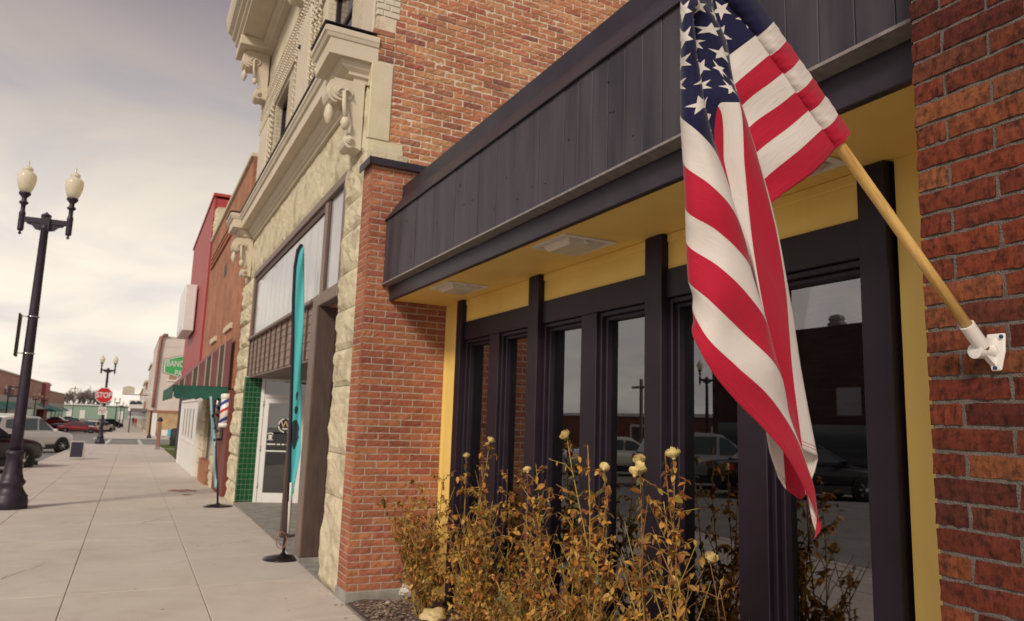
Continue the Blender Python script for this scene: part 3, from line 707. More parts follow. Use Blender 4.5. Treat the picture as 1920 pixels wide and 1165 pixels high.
mb = MB(); mb.box(1.75, 2.02, 8.32, 8.66, -.02, .048); obj('post_base', mb, MT['footing'], sb)
mb = MB(); mb.box(1.855, 1.965, 10.0, 10.1, 0, bz0-.03); obj('slim_post', mb, MT['brown'], sb, .005)
mb = MB(); mb.box(2.02, 2.1, 7.5, 8.36, 0, 2.8); mb.box(2.0, 2.02, 7.55, 7.62, 0, 2.8); obj('doorway_shade', mb, mat('doorway_shade', (.022,.013,.014), None, .6), sb)  # dark panel standing in for the shadow inside the doorway gap
mb = MB(); mb.box(2.95, 3.05, 8.6, 13.9, 0, bz0-.03); obj('porch_side_wall', mb, MT['brown'], sb)
# tiled wall and glazed door
tw = MB(); tw.box(1.79, 2.088, 14.155, 14.25, -.06, 2.24); twp = obj('tiled_wall', tw, MT['grout'], sb)
tm = MB(); tm.box(0, .0835, 0, .006, 0, .0895); tm.v = [(x*.97, y, z*.97) for x, y, z in tm.v]; tme = tm.mesh('tile', MT['tile']); fix_normals(tme)
for i in range(-1, 4):
    for j in range(25):
        if i < 0: continue
        o = bpy.data.objects.new('tile', tme); COL.objects.link(o); o.parent = twp
        xx = 1.793+i*.0745; o.location = (xx, 14.149+random.uniform(-.0006,.0006), -.05+j*.0912); o.scale = (.83, 1, .96)
tms = MB()
for j in range(25): tms.box(1.782, 1.789, 14.158, 14.24, -.05+j*.0912, -.05+j*.0912+.087)
obj('edge_tiles', tms, MT['tile'], twp)
DA = math.atan2(-.28, .80)
def dp(u, z, off=0): # door wall: u metres from the tiled wall
    return Vector((2.092+u*math.cos(DA)+off*math.sin(DA), 14.14+u*math.sin(DA)-off*math.cos(DA), z))
def dbox(mb, u0, u1, z0, z1, o0, o1):
    vs = [dp(u, z, o) for z in (z0, z1) for (u, o) in ((u0,o0),(u1,o0),(u1,o1),(u0,o1))]
    mb.add(vs, [(0,3,2,1),(4,5,6,7),(0,1,5,4),(1,2,6,5),(2,3,7,6),(3,0,4,7)])
f = MB(); Z0 = -.035
for a, b, c, d in ((0,.06,Z0,2.225),(.80,.86,Z0,2.225),(.06,.80,2.165,2.225),(.06,.80,1.86,1.925)): dbox(f, a, b, c, d, 0, .06)
dfm = obj('door_frame', f, MT['white'], sb, .004)
f = MB()
for a, b, c, d in ((.065,.155,Z0+.01,1.855),(.705,.795,Z0+.01,1.855),(.155,.705,1.765,1.855),(.155,.705,Z0+.01,.17),(.155,.705,.895,.92)): dbox(f, a, b, c, d, .012, .05)
dr = obj('door', f, MT['white'], sb, .004)
g = MB(); dbox(g, .156, .704, .171, .894, .028, .033); dbox(g, .156, .704, .921, 1.764, .028, .033); obj('pane', g, glass_mat('door_glass', .12, (.16,.15,.14)), dr)
g = MB(); dbox(g, .062, .798, 1.926, 2.163, .03, .034); obj('transom_pane', g, MT['glass_dim'], dr)
g = MB(); dbox(g, .06, .80, Z0, 2.2, -.6, -.58); obj('interior', g, mat('grey_room', (.10,.09,.085), None, .9), dr)
def on_door(me, u, z, mt, name, off=.036):
    o = obj(name, me, None, dr); me.materials.clear(); me.materials.append(mt)
    o.matrix_local = Matrix.Translation(dp(u, z, off))@Matrix.Rotation(DA, 4, 'Z')@Matrix.Rotation(R(90), 4, 'X')
    return o
gold = mat('gold_print', (.55,.42,.20), None, .5); pw = mat('white_print', (.66,.62,.55), None, .5); pk = mat('black_print', (.015,.012,.012), None, .5)
c = MB(); c.lathe([(.125,0),(.125,.001)], (0,0,0), 32); on_door(c.mesh('logo_disc', pk), .47, 1.37, pk, 'logo_disc', .035)
c = MB(); nn = 48
for k in range(nn):
    if k in (11,12,13,35,36,37,23,24): continue
    a, b = 2*math.pi*k/nn, 2*math.pi*(k+1)/nn
    c.add([(.112*math.cos(a),.112*math.sin(a),0),(.132*math.cos(a),.132*math.sin(a),0),(.132*math.cos(b),.132*math.sin(b),0),(.112*math.cos(b),.112*math.sin(b),0)], [(0,1,2,3)])
on_door(c.mesh('logo_ring', pw), .47, 1.37, pw, 'logo_ring', .0375)
on_door(text_mesh('W', .17), .47, 1.385, gold, 'logo_letter', .0375)
c = MB(); c.box(-.05,.06,-.012,.012,0,.001); on_door(c.mesh('logo_bar', pw), .47, 1.31, pw, 'logo_bar', .0375)
c = MB()
for k in range(8):
    a, b = math.pi*k/8, math.pi*(k+1)/8
    c.add([(.055*math.cos(a)*1.0,.045+.028*math.sin(a),0),(.04*math.cos(a),.035+.02*math.sin(a),0),(.04*math.cos(b),.035+.02*math.sin(b),0),(.055*math.cos(b),.045+.028*math.sin(b),0)], [(0,1,2,3)])
c.add([(-.035,-.045,0),(.035,-.045,0),(.022,0,0),(.045,.012,0),(.01,.035,0),(-.01,.035,0),(-.045,.012,0),(-.022,0,0)], [(0,1,2,3,4,5,6,7)])
c.box(-.05,.05,-.062,-.05,0,.001)
on_door(c.mesh('telephone_symbol', pw), .215, 1.165, pw, 'telephone_symbol', .0375)
c = MB(); xx = .165
for w in (.15, .06, .05, .09): c.box(xx-.4, xx-.4+w, -.012, .012, 0, .001); xx += w+.025
on_door(c.mesh('hours_line', pw), .40, 1.03, pw, 'hours_line', .0375)
mb = MB()
for z in (.3, .95, 1.75): mb.tube([dp(.06,z-.05,.056), dp(.06,z+.05,.056)], .012, 6)
obj('hinge', mb, MT['chrome'], dr)

# ================================================================== FLAG
BR = np.array([1.68, 1.01, 1.82])                       # mouth of the bracket
PD = _n([-.704, .062, .707])                            # direction of the pole
PN = _n([-.088, -1, 0])                                 # normal of the upright plane of pole and hanging cloth
def flag_pt(x, y, off=0):
    d = ray(x, y); o = BR+PN*off; t = ((o-CAM)@PN)/(d@PN); return CAM+d*t
threads = {
 13: [(0,1575,268,0),(.07,1535,315,.004),(.19,1443,385,-.01),(.33,1370,490,-.05),(.44,1308,590,-.035),(.475,1297,615,.01),(.53,1311,655,.04),(.59,1339,702,.055),(.66,1379,750,.06),(.74,1430,801,.055),(.82,1473,852,.05),(.89,1505,908,.04),(.95,1532,965,.03),(.975,1540,988,.025),(1,1527,1012,.02)],
 12: [(0,1552,232,0),(.08,1500,280,.003),(.17,1434,335,-.01),(.3,1360,430,-.05),(.42,1303,560,-.03),(.45,1297,580,.01),(.49,1315,619,.045),(.59,1379,686,.06),(.67,1438,738,.058),(.73,1469,777,.05),(.80,1497,825,.04),(.86,1513,868,.035),(.93,1530,925,.025),(1,1530,1000,.012)],
 11: [(0,1530,195,0),(.08,1480,238,.0),(.155,1420,285,-.01),(.28,1345,380,-.05),(.39,1293,510,-.03),(.42,1290,530,.01),(.46,1325,560,.05),(.56,1396,627,.06),(.64,1457,686,.055),(.67,1467,706,.04),(.74,1478,760,.01),(.86,1500,850,.01),(1,1525,985,.008)],
 10: [(0,1508,159,0),(.08,1460,198,0),(.14,1412,232,-.01),(.25,1335,330,-.05),(.36,1289,435,-.03),(.385,1286,455,.01),(.44,1345,497,.055),(.52,1406,556,.06),(.58,1441,610,.045),(.62,1447,650,.01),(.75,1470,750,.005),(.88,1495,850,.005),(1,1520,960,.005)],
 9:  [(0,1485,123,0),(.07,1445,155,0),(.125,1405,185,-.01),(.22,1330,270,-.05),(.33,1286,375,-.03),(.35,1284,392,.01),(.41,1340,430,.055),(.47,1385,470,.06),(.51,1406,497,.045),(.55,1415,540,.01),(.7,1450,680,.005),(.85,1485,800,.005),(1,1515,930,.003)],
 8:  [(0,1462,87,0),(.06,1425,118,0),(.11,1390,148,-.01),(.2,1322,215,-.05),(.29,1282,290,-.03),(.31,1280,306,.01),(.36,1330,345,.055),(.42,1376,395,.055),(.47,1398,450,.04),(.52,1408,500,.01),(.68,1438,640,.005),(.84,1478,780,.005),(1,1510,905,.002)],
 7: [(0,1440,50,0),(.06,1403,78,0),(.18,1315,150,-.045),(.26,1277,203,-.015),(.285,1275,219,.012),(.303,1286,228,.034),(.322,1300,239,.048),(.368,1340,281,.048),(.39,1351,302,.034),(.42,1364,342,.014),(.45,1372,375,.01),(.48,1380,410,.008),(.65,1420,580,.005),(.82,1468,750,.005),(1,1505,880,0)],
 6: [(0,1417,14,0),(.066,1360,35,-.015),(.165,1290,110,-.04),(.205,1274,140,-.012),(.216,1274,149,.012),(.228,1284,155,.034),(.24,1297,161,.046),(.265,1320,172,.046),(.28,1323,178,.03),(.315,1302,185,.013),(.38,1345,192,.022),(.48,1355,310,.012),(.65,1402,480,.008),(.82,1452,680,.01),(1,1500,862,.005)],
 5: [(0,1395,-23,0),(.06,1340,-5,-.015),(.115,1290,40,-.035),(.14,1275,62,-.012),(.15,1273,71,.012),(.162,1281,78,.034),(.175,1291,85,.046),(.20,1308,98,.046),(.208,1310,103,.03),(.228,1298,109,.015),(.38,1388,192,.036),(.48,1396,310,.032),(.65,1414,490,.03),(.82,1450,670,.025),(1,1500,852,.014)],
 4: [(0,1372,-59,0),(.05,1325,-45,-.015),(.085,1290,-20,-.03),(.1,1276,-8,-.012),(.108,1273,0,.012),(.118,1281,5,.034),(.128,1288,10,.046),(.145,1300,18,.046),(.15,1302,22,.03),(.165,1294,28,.015),(.38,1391,196,.026),(.50,1444,378,.016),(.65,1473,523,.014),(.82,1486,695,.014),(1,1502,842,.010)],
 3.3:[(0,1357,-84,0),(.09,1300,-48,.02),(.13,1305,-15,.035),(.20,1340,40,.03),(.30,1368,115,.018),(.38,1391,200,.0),(.5,1447,381,0),(.58,1463,452,0),(.66,1480,540,0),(.74,1494,604,0),(.82,1508,680,0),(.91,1528,780,0),(1,1546,860,0)],
 3.2:[(0,1352,-92,0),(.09,1302,-48,.018),(.13,1309,-14,.028),(.20,1341,38,.02),(.24,1356,64,.008),(.38,1385,203,-.02),(.5,1434,380,-.02),(.66,1468,556,-.02),(.82,1492,720,-.022),(.93,1505,800,-.024),(1,1512,856,-.024)],
 3.05:[(0,1351,-94,0),(.09,1306,-48,.012),(.13,1313,-14,.018),(.20,1343,38,.01),(.24,1358,64,-.004),(.38,1383,205,-.028),(.5,1431,380,-.028),(.66,1466,560,-.03),(.82,1490,740,-.03),(.93,1514,880,-.03),(1,1534,974,-.03)],
 3:  [(0,1350,-95,0),(.09,1308,-48,.008),(.13,1315,-14,.012),(.20,1344,38,.004),(.24,1359,64,-.01),(.38,1382,205,-.03),(.5,1430,380,-.03),(.66,1465,560,-.03),(.82,1490,740,-.032),(.93,1500,870,-.032),(1,1506,942,-.032)],
 2:  [(0,1327,-132,0),(.24,1345,60,-.035),(.38,1365,205,-.045),(.5,1405,380,-.05),(.66,1440,570,-.05),(.82,1462,760,-.045),(1,1472,917,-.04)],
 1:  [(0,1305,-168,0),(.24,1325,60,-.035),(.38,1345,205,-.045),(.5,1385,380,-.05),(.66,1415,560,-.055),(.85,1432,780,-.05),(.92,1440,840,-.05),(1,1458,893,-.045)],
 0:  [(0,1282,-204,0),(.24,1310,60,-.035),(.38,1335,205,-.045),(.5,1375,380,-.05),(.66,1405,560,-.06),(.85,1440,760,-.065),(1,1485,880,-.07)],
}
def crspline(xs, ys, q):
    """monotone cubic through the knots"""
    xs = np.array(xs); ys = np.array(ys, float); h = np.diff(xs); d = np.diff(ys, axis=0)/h[:, None]
    m = np.zeros_like(ys); m[0] = d[0]; m[-1] = d[-1]
    m[1:-1] = (d[:-1]*h[1:, None]+d[1:]*h[:-1, None])/(h[:-1]+h[1:])[:, None]
    i = np.clip(np.searchsorted(xs, q)-1, 0, len(xs)-2); t = ((q-xs[i])/h[i])[:, None]; hh = h[i][:, None]
    return ys[i]*(2*t**3-3*t**2+1)+m[i]*hh*(t**3-2*t**2+t)+ys[i+1]*(-2*t**3+3*t**2)+m[i+1]*hh*(t**3-t**2)
NU, NS = 130, 104
uq = np.linspace(0, 1, NU+1)
_old7 = [(0,1440,50,0),(.06,1403,78,0),(.105,1367,105,-.01),(.18,1315,150,-.045),(.26,1276,205,-.03),(.285,1275,220,.01),(.325,1302,240,.05),(.375,1342,284,.05),(.41,1360,330,.035),(.48,1380,410,.008),(.65,1420,580,.005),(.82,1468,750,.005),(1,1505,880,0)]
def _mid(a, b, f): return [tuple(p+(q-p)*f for p, q in zip(x, y)) for x, y in zip(a, b)]
for lo in (4, 5, 6, 8, 9, 10):      # in-between threads keep the folds' edges smooth
    for f in (.25, .5, .75):
        if len(threads[lo]) == len(threads[lo+1]): threads[lo+f] = _mid(threads[lo], threads[lo+1], f)
for f in (.4, .7): threads[7+f] = _mid(_old7, threads[8], f)
sk = sorted(threads)
G = np.stack([crspline([p[0] for p in threads[s]], [p[1:] for p in threads[s]], uq) for s in sk])   # [s, u, 3]
sq = np.linspace(0, 13, NS+1)
F = np.zeros((NS+1, NU+1, 3))
for j in range(NU+1): F[:, j] = np.stack([np.interp(sq, sk, G[:, j, c]) for c in range(3)], 1)
for _ in range(2): F[1:-1] = .5*F[1:-1]+.25*(F[:-2]+F[2:])
P3 = np.zeros_like(F)
for i in range(NS+1):
    for j in range(NU+1):
        wob = .004*math.sin(sq[i]*2.1+uq[j]*23)*min(1, uq[j]*6)
        P3[i, j] = flag_pt(F[i, j, 0], F[i, j, 1], F[i, j, 2]+wob)
def flag_material():
    m = bpy.data.materials.new('flag_cloth'); m.use_nodes = True; t = m.node_tree; p = t.nodes['Principled BSDF']; L = t.links
    p.inputs['Roughness'].default_value = .75; p.inputs['Specular IOR Level'].default_value = .2; p.inputs['Sheen Weight'].default_value = .15
    uv = t.nodes.new('ShaderNodeUVMap'); uv.uv_map = 'cloth'; sp = t.nodes.new('ShaderNodeSeparateXYZ'); L.new(uv.outputs[0], sp.inputs[0])
    U, V = sp.outputs[0], sp.outputs[1]          # u: 0..1.5 m, v: 0..13 stripes
    def mth(op, a, b=None, c=None):
        n = t.nodes.new('ShaderNodeMath'); n.operation = op
        for i, q in enumerate((a, b, c)):
            if q is None: continue
            if isinstance(q, (int, float)): n.inputs[i].default_value = q
            else: L.new(q, n.inputs[i])
        return n.outputs[0]
    par = mth('MODULO', mth('FLOOR', V), 2.0)      # 0 red, 1 white
    cant = mth('MULTIPLY', mth('LESS_THAN', U, .57), mth('LESS_THAN', V, 7.0))
    a = mth('DIVIDE', U, .57/12); b = mth('DIVIDE', V, 7/10)
    res = None
    for o in (0.0, 1.0):
        da = mth('SUBTRACT', mth('FLOORED_MODULO', mth('ADD', a, 1-o), 2.0), 1.0); db = mth('SUBTRACT', mth('FLOORED_MODULO', mth('ADD', b, 1-o), 2.0), 1.0)
        ca = mth('SUBTRACT', a, da); cb = mth('SUBTRACT', b, db)
        ok = mth('MULTIPLY', mth('MULTIPLY', mth('GREATER_THAN', ca, .5), mth('LESS_THAN', ca, 11.5)), mth('MULTIPLY', mth('GREATER_THAN', cb, .5), mth('LESS_THAN', cb, 9.5)))
        th = mth('ARCTAN2', da, mth('MULTIPLY', db, -1.0)); r = mth('SQRT', mth('ADD', mth('MULTIPLY', da, da), mth('MULTIPLY', db, db)))
        k = 2*math.pi/5
        ph = mth('ABSOLUTE', mth('SUBTRACT', mth('FLOORED_MODULO', mth('ADD', th, k/2), k), k/2))
        e = mth('MULTIPLY', r, mth('ADD', mth('MULTIPLY', mth('COSINE', ph), .2245), mth('MULTIPLY', mth('SINE', ph), .691)))
        st = mth('MULTIPLY', mth('LESS_THAN', e, .2245*.64), ok)
        res = st if res is None else mth('MAXIMUM', res, st)
    def mix(f, c1, c2):
        n = t.nodes.new('ShaderNodeMixRGB'); L.new(f, n.inputs[0])
        for i, c in ((1, c1), (2, c2)):
            if isinstance(c, tuple): n.inputs[i].default_value = (*c, 1)
            else: L.new(c, n.inputs[i])
        return n.outputs[0]
    red, white, navy = (.50,.012,.042), (.76,.70,.65), (.012,.012,.055)
    col = mix(cant, mix(par, red, white), mix(res, navy, white))
    # weave and hem stitching
    wv = t.nodes.new('ShaderNodeTexWave'); wv.inputs['Scale'].default_value = 260; wv.bands_direction = 'Y'
    nz = t.nodes.new('ShaderNodeTexNoise'); nz.inputs['Scale'].default_value = 14; nz.inputs['Detail'].default_value = 5
    gg = t.nodes.new('ShaderNodeNewGeometry'); L.new(gg.outputs['Position'], nz.inputs['Vector'])
    hem = mth('MULTIPLY', mth('COMPARE', V, 12.80, .018), .55)
    hem2 = mth('MULTIPLY', mth('ADD', mth('COMPARE', U, 1.470, .0014), mth('COMPARE', U, 1.482, .0014)), .8)
    col = mix(hem, col, (.30,.008,.02)); col = mix(hem2, col, (.45,.03,.06))
    L.new(col, p.inputs['Base Color'])
    bp = t.nodes.new('ShaderNodeBump'); bp.inputs['Strength'].default_value = .4; bp.inputs['Distance'].default_value = .01; 
    seam = mth('MULTIPLY', mth('GREATER_THAN', mth('ABSOLUTE', mth('SUBTRACT', mth('FRACT', V), .5)), .468), .55)
    crs = t.nodes.new('ShaderNodeTexNoise'); crs.inputs['Scale'].default_value = 9; crs.inputs['Detail'].default_value = 4; crs.inputs['Distortion'].default_value = 1.5
    cmp_ = t.nodes.new('ShaderNodeMapping'); cmp_.inputs['Scale'].default_value = (1.2, .35, 1); L.new(uv.outputs[0], cmp_.inputs[0]); L.new(cmp_.outputs[0], crs.inputs['Vector'])
    hgt = mth('ADD', mth('ADD', mth('MULTIPLY', nz.outputs['Fac'], .6), seam), mth('MULTIPLY', crs.outputs['Fac'], .45))
    L.new(hgt, bp.inputs['Height']); L.new(bp.outputs[0], p.inputs['Normal'])
    tr = t.nodes.new('ShaderNodeBsdfTranslucent'); L.new(col, tr.inputs[0]); ms = t.nodes.new('ShaderNodeMixShader'); ms.inputs[0].default_value = .26
    L.new(p.outputs[0], ms.inputs[1]); L.new(tr.outputs[0], ms.inputs[2]); L.new(ms.outputs[0], t.nodes['Material Output'].inputs[0])
    return m
FM = flag_material()
def uv_grid(me, uvs):
    l = me.uv_layers.new(name='cloth')
    for lp in me.loops: l.data[lp.index].uv = uvs[lp.vertex_index]
fl = thing('flag', 'stars and stripes flag hanging in folds from a wooden pole over the windows', 'flag', tuple(BR))
mb = MB(); mb.grid(lambda a, b: P3[int(round(a*NS)), int(round(b*NU))], NS, NU)
me = mb.mesh('flag_cloth', FM); uv_grid(me, [(1.5*uq[j], min(sq[i], 12.999)) for i in range(NS+1) for j in range(NU+1)])
o = obj('flag_cloth', me, None, fl)
sm = o.modifiers.new('thick', 'SOLIDIFY'); sm.thickness = .0012
# sleeve sewn round the pole
T13 = float((flag_pt(1575, 268)-BR)@PD); T7 = float((flag_pt(1440, 50)-BR)@PD); TS = (T7-T13)/6
mb = MB(); ns, nr = 104, 14; uvs = []
ax1 = _n(np.cross(PD, PN)); ax2 = PN
def slv(a, b):
    s = 13*(1-a); t = T13+(13-s)*TS; th = 2*math.pi*b
    w = 1+.06*math.sin(s*5.3+1)*math.sin(th*2+s)+.05*math.sin(s*13+th*3); rr = .0170*w
    # drop-shaped: pulled towards the cloth
    pull = max(0, math.cos(th))**4*.034
    return BR+PD*t+(ax1*math.cos(th)+ax2*math.sin(th))*rr+ax1*pull
mb.grid(slv, ns, nr); me = mb.mesh('flag_sleeve', FM); uv_grid(me, [(0.001, min(12.999, 13*(1-i/ns))) for i in range(ns+1) for j in range(nr+1)])
obj('flag_sleeve', me, None, fl)
mb = MB(); mb.tube([tuple(BR+PD*t) for t in (-.07, .2, .6, 1.0, T13+13.4*TS)], .0125, 12); obj('flag_pole', mb, MT['wood_pole'], fl)
# bracket on the brick pier
bk = thing('flagpole_bracket', 'white plastic flagpole bracket screwed to the brick pier', 'bracket', (1.765, 1.02, 1.75))
yb = 1.005
q = MB(); q.prism([(yb-.030,1.808),(yb+.012,1.808),(yb+.014,1.775),(yb+.006,1.722),(yb-.016,1.722),(yb-.027,1.765)], 'x', 1.759, 1.7675); obj('mounting_plate', q, MT['plastic'], bk, .003)
def hollow(mb, a, b, r0, r1, n=18):
    a, b = Vector(a), Vector(b)
    mb.tube([a, b], r0, n, cap=False); mb.tube([b, a], r1, n, cap=False)
    # rim
    k = len(mb.v)
    for i in range(n):
        o1 = k-2*2*n; mb.f.append((o1+n+i, o1+n+(i+1) % n, o1+2*n+(i+1) % n, o1+2*n+i)) if False else None
q = MB(); B = Vector(BR); D = Vector(PD)
q.tube([B-D*.062, B+D*.004], [.0160,.0165], 20, cap=False); q.tube([B+D*.004, B+D*.0045], [.0165,.0130], 20, cap=False); obj('pole_socket', q, MT['plastic'], bk, recalc=False)
q = MB(); B2 = Vector((1.758, yb+.004, 1.768)); D2 = Vector((-.98,.12,-.05)).normalized()
B3 = B2+D2*.05
q.tube([B2, B3], [.017,.0175], 20, cap=False); q.tube([B3, B3+D2*.0005], [.0175,.0135], 20, cap=False); q.tube([B3, B3-D2*.05], [.0135,.0125], 20, cap=True); obj('spare_socket', q, MT['plastic'], bk, recalc=False)
q = MB(); q.prism([(1.759,1.735),(1.759,1.80),(1.71,1.79),(1.72,1.76)], 'y', yb-.006, yb+.006); obj('rib', q, MT['plastic'], bk)
for yy, zz in ((yb-.024, 1.800), (yb-.006, 1.729)):
    q = MB(); q.lathe([(.0045,0),(.0045,-.003),(.003,-.0045)], (1.757, yy, zz), 10, axis='x'); obj('screw', q, mat('screw', (.02,.03,.12), None, .4), bk)

# ================================================================== ROSE BUSHES
leaf_cols = [(.60,.30,.055),(.70,.41,.09),(.52,.19,.04),(.74,.50,.16),(.20,.05,.035),(.62,.27,.05),(.16,.06,.04),(.34,.26,.05),(.70,.43,.11)]
LEAF = brick_mat('dry_leaf', leaf_cols, speck=.1, rough=.6, bump=.2)
GLEAF = brick_mat('green_leaf', [(.07,.10,.045),(.10,.13,.05),(.16,.16,.06),(.09,.10,.07)], speck=.08, rough=.45, bump=.2)
CANE = brick_mat('cane', [(.30,.25,.06),(.40,.28,.08),(.20,.10,.04),(.32,.16,.06)], speck=.08, rough=.55, bump=.2)
ROSE = mat('dry_rose', (.58,.42,.15), (.70,.56,.26), .7, 60, .2, 150)
for m_ in (LEAF, GLEAF):
    t = m_.node_tree; p = t.nodes['Principled BSDF']; tr = t.nodes.new('ShaderNodeBsdfTranslucent'); ms = t.nodes.new('ShaderNodeMixShader'); ms.inputs[0].default_value = .38
    src = p.inputs['Base Color'].links[0].from_socket; t.links.new(src, tr.inputs[0]); t.links.new(p.outputs[0], ms.inputs[1]); t.links.new(tr.outputs[0], ms.inputs[2]); t.links.new(ms.outputs[0], t.nodes['Material Output'].inputs[0])
def leaf_geo(k):
    rnd = random.Random(900+k); L, W = 1.0, rnd.uniform(.5,.68); curl = rnd.uniform(.15,.55); fold = rnd.uniform(.05,.3); tw = rnd.uniform(-.4,.4)
    vs = []; n = 5
    for i in range(n+1):
        a = i/n; w = W/2*math.sin(math.pi*min(1, a*.92+.08))**.8*(1-.15*a); z = -curl*a*a
        for s in (-1, 0, 1):
            x = s*w; zz = z+abs(s)*w*fold*2; ct, sn = math.cos(tw*a), math.sin(tw*a)
            vs.append((x*ct-zz*sn*.3, a*L, zz*ct+x*sn))
    fs = []
    for i in range(n):
        for s in range(2): b = i*3+s; fs.append((b, b+1, b+4, b+3))
    return vs, fs
LG = [leaf_geo(k) for k in range(8)]
def leaf_me(k, mt): mb = MB(); mb.add(*LG[k], smooth=True); return mb.mesh('leaf', mt)
LM = [leaf_me(k, LEAF) for k in range(8)]; GM = [leaf_me(k, GLEAF) for k in range(4)]
def rose_mesh(k):
    mb = MB(); rnd = random.Random(k)
    for ring, (r, n, op) in enumerate(((.012,4,.15),(.02,5,.45),(.027,6,.85))):
        for i in range(n):
            a = 2*math.pi*i/n+ring+rnd.uniform(-.2,.2); h = .03-ring*.004
            def f(u, v):
                b = a+(u-.5)*1.5; rr = r*(.35+.65*math.sin(min(1,v*1.15)*1.9))*(1+op*.12*v)
                return (rr*math.cos(b), rr*math.sin(b), h*v*1.15*(1-.1*op*v)+(.004*math.sin(u*9+i)+rnd.uniform(-.004,.004))*v)
            mb.grid(f, 3, 3)
    mb.lathe([(.006,-.008),(.009,0),(.006,.006)], (0,0,0), 6)
    return mb.mesh('rose', ROSE)
RMESH = [rose_mesh(k) for k in range(3)]
def rose_bush(base, canes, label, seed, nind=60, dens=1.0):
    rnd = random.Random(seed); t = thing('rose_bush', label, 'bush', (base[0], base[1], .01), 'withered rose bushes under the windows')
    leaves = []; twigs = MB()
    for ci, (dx, dy, h, lean_x, lean_y, bloom) in enumerate(canes):
        p0 = Vector((base[0]+dx, base[1]+dy, .0)); top = Vector((base[0]+lean_x, base[1]+lean_y, h)); n = 9; pts = []
        wob = [rnd.uniform(-1,1) for _ in range(4)]
        for i in range(n+1):
            a = i/n; q = p0.lerp(top, a); bow = math.sin(a*math.pi)*.05
            q += Vector((wob[0]*bow+.012*math.sin(a*9+wob[1]*3), wob[2]*bow+.012*math.sin(a*7+wob[3]*3), 0)); pts.append(q)
        c = MB(); r0 = rnd.uniform(.004,.0065); c.tube(pts, [r0*(1-.62*i/n) for i in range(n+1)], 6)
        for i in range(14):      # thorns
            a = rnd.uniform(.05,.9); q = pts[int(a*n)].lerp(pts[int(a*n)+1], a*n-int(a*n)); b = rnd.random()*6.3
            c.tube([q, q+Vector((math.cos(b)*.012, math.sin(b)*.012, -.003))], [.0018,.0003], 4, cap=False)
        co = obj('cane', c, CANE, t, recalc=False)
        for k in range(4):            # bare shoots
            i = rnd.randint(1, n-3); b = rnd.random()*6.3; L = rnd.uniform(.18,.4); d = Vector((math.cos(b)*.45, math.sin(b)*.55, 1)).normalized(); q = pts[i]
            twigs.tube([q, q+d*L*.5+Vector((rnd.uniform(-.02,.02),rnd.uniform(-.02,.02),0)), q+d*L], [.0032,.0026,.0014], 5, cap=False)
        ends = [(pts[-1], (pts[-1]-pts[-2]).normalized())]
        for k in range(int(16*dens)):   # side twigs
            a = rnd.uniform(.22,.97); i = min(n-1, int(a*n)); q = pts[i].lerp(pts[i+1], a*n-i); b = rnd.random()*6.3; L = rnd.uniform(.07,.24)*(1.25-.6*a)
            d = Vector((math.cos(b)*.8, math.sin(b)*.8, rnd.uniform(.25,1.0))).normalized(); e = q+d*L+Vector((0,0,-.02*rnd.random())); mid = q.lerp(e, .5)+Vector((rnd.uniform(-.02,.02), rnd.uniform(-.02,.02), .01))
            twigs.tube([q, mid, e], [.0026,.002,.0012], 5, cap=False)
            for _ in range(rnd.randint(5, 10)):
                f = rnd.uniform(.25,1); s0 = q.lerp(mid, f*2) if f < .5 else mid.lerp(e, f*2-1); leaves.append((s0, .017+.038*rnd.random()**1.4))
            ends.append((e, d))
        for k in range(int(28*dens)):
            a = rnd.uniform(.35,1.0); i = min(n-1, int(a*n)); leaves.append((pts[i].lerp(pts[i+1], a*n-i), rnd.uniform(.026,.056)))
        if bloom:
            e, d = ends[0]
            for bi in range(bloom):
                o = bpy.data.objects.new('rose', RMESH[rnd.randrange(3)]); COL.objects.link(o); adopt(o, t)
                o.location = e+Vector((rnd.uniform(-.025,.025)*(bi > 0), rnd.uniform(-.04,.04)*(bi > 0), -.03*bi)); o.rotation_euler = (rnd.uniform(-.9,.9), rnd.uniform(-.9,.9), rnd.random()*6); s = rnd.uniform(.85,1.25); o.scale = (s, s, s)
    leaves.sort(key=lambda l: -l[1]*(1.4 if l[0].z > .35 else .8)); rest = MB()
    for i, (p, sz) in enumerate(leaves):
        green = rnd.random() < (.10 if i < nind else .06)
        m = Matrix.Translation(p)@Matrix.Rotation(rnd.random()*6.3, 4, 'Z')@Matrix.Rotation(rnd.uniform(-1.3,.5), 4, 'X')@Matrix.Rotation(rnd.uniform(-.8,.8), 4, 'Y')
        if i < nind:
            o = bpy.data.objects.new('leaf', (GM[rnd.randrange(4)] if green else LM[rnd.randrange(8)])); COL.objects.link(o); adopt(o, t); o.matrix_basis = m@Matrix.Scale(sz, 4)
        else:
            vs, fs = LG[rnd.randrange(8)]; sz *= .85
            rest.add([m@(Vector(v)*sz) for v in vs], fs, 1 if green else 0, True)
    obj('foliage', rest, [LEAF, GLEAF], t, kind='stuff', recalc=False); obj('twigs', twigs, CANE, t, kind='stuff', recalc=False)
    return t
def rc(n, rnd, h0, h1, spread, lean):
    return [(rnd.uniform(-.06,.06), rnd.uniform(-.08,.08), rnd.uniform(h0,h1), rnd.uniform(-spread*.5,spread*.5)+lean[0], rnd.uniform(-spread,spread)+lean[1], 0) for _ in range(n)]
rnd = random.Random(3)
def top_at(px, py, X):  # height and place of a cane tip surveyed from the photo
    p = atX(px, py, X); return p[1], p[2]
def tips(base, lst):
    out = []
    for px, py, X, bl in lst:
        yy, zz = top_at(px, py, X); out.append((rnd.uniform(-.05,.05), rnd.uniform(-.06,.06), zz, X-base[0], yy-base[1], bl))
    return out
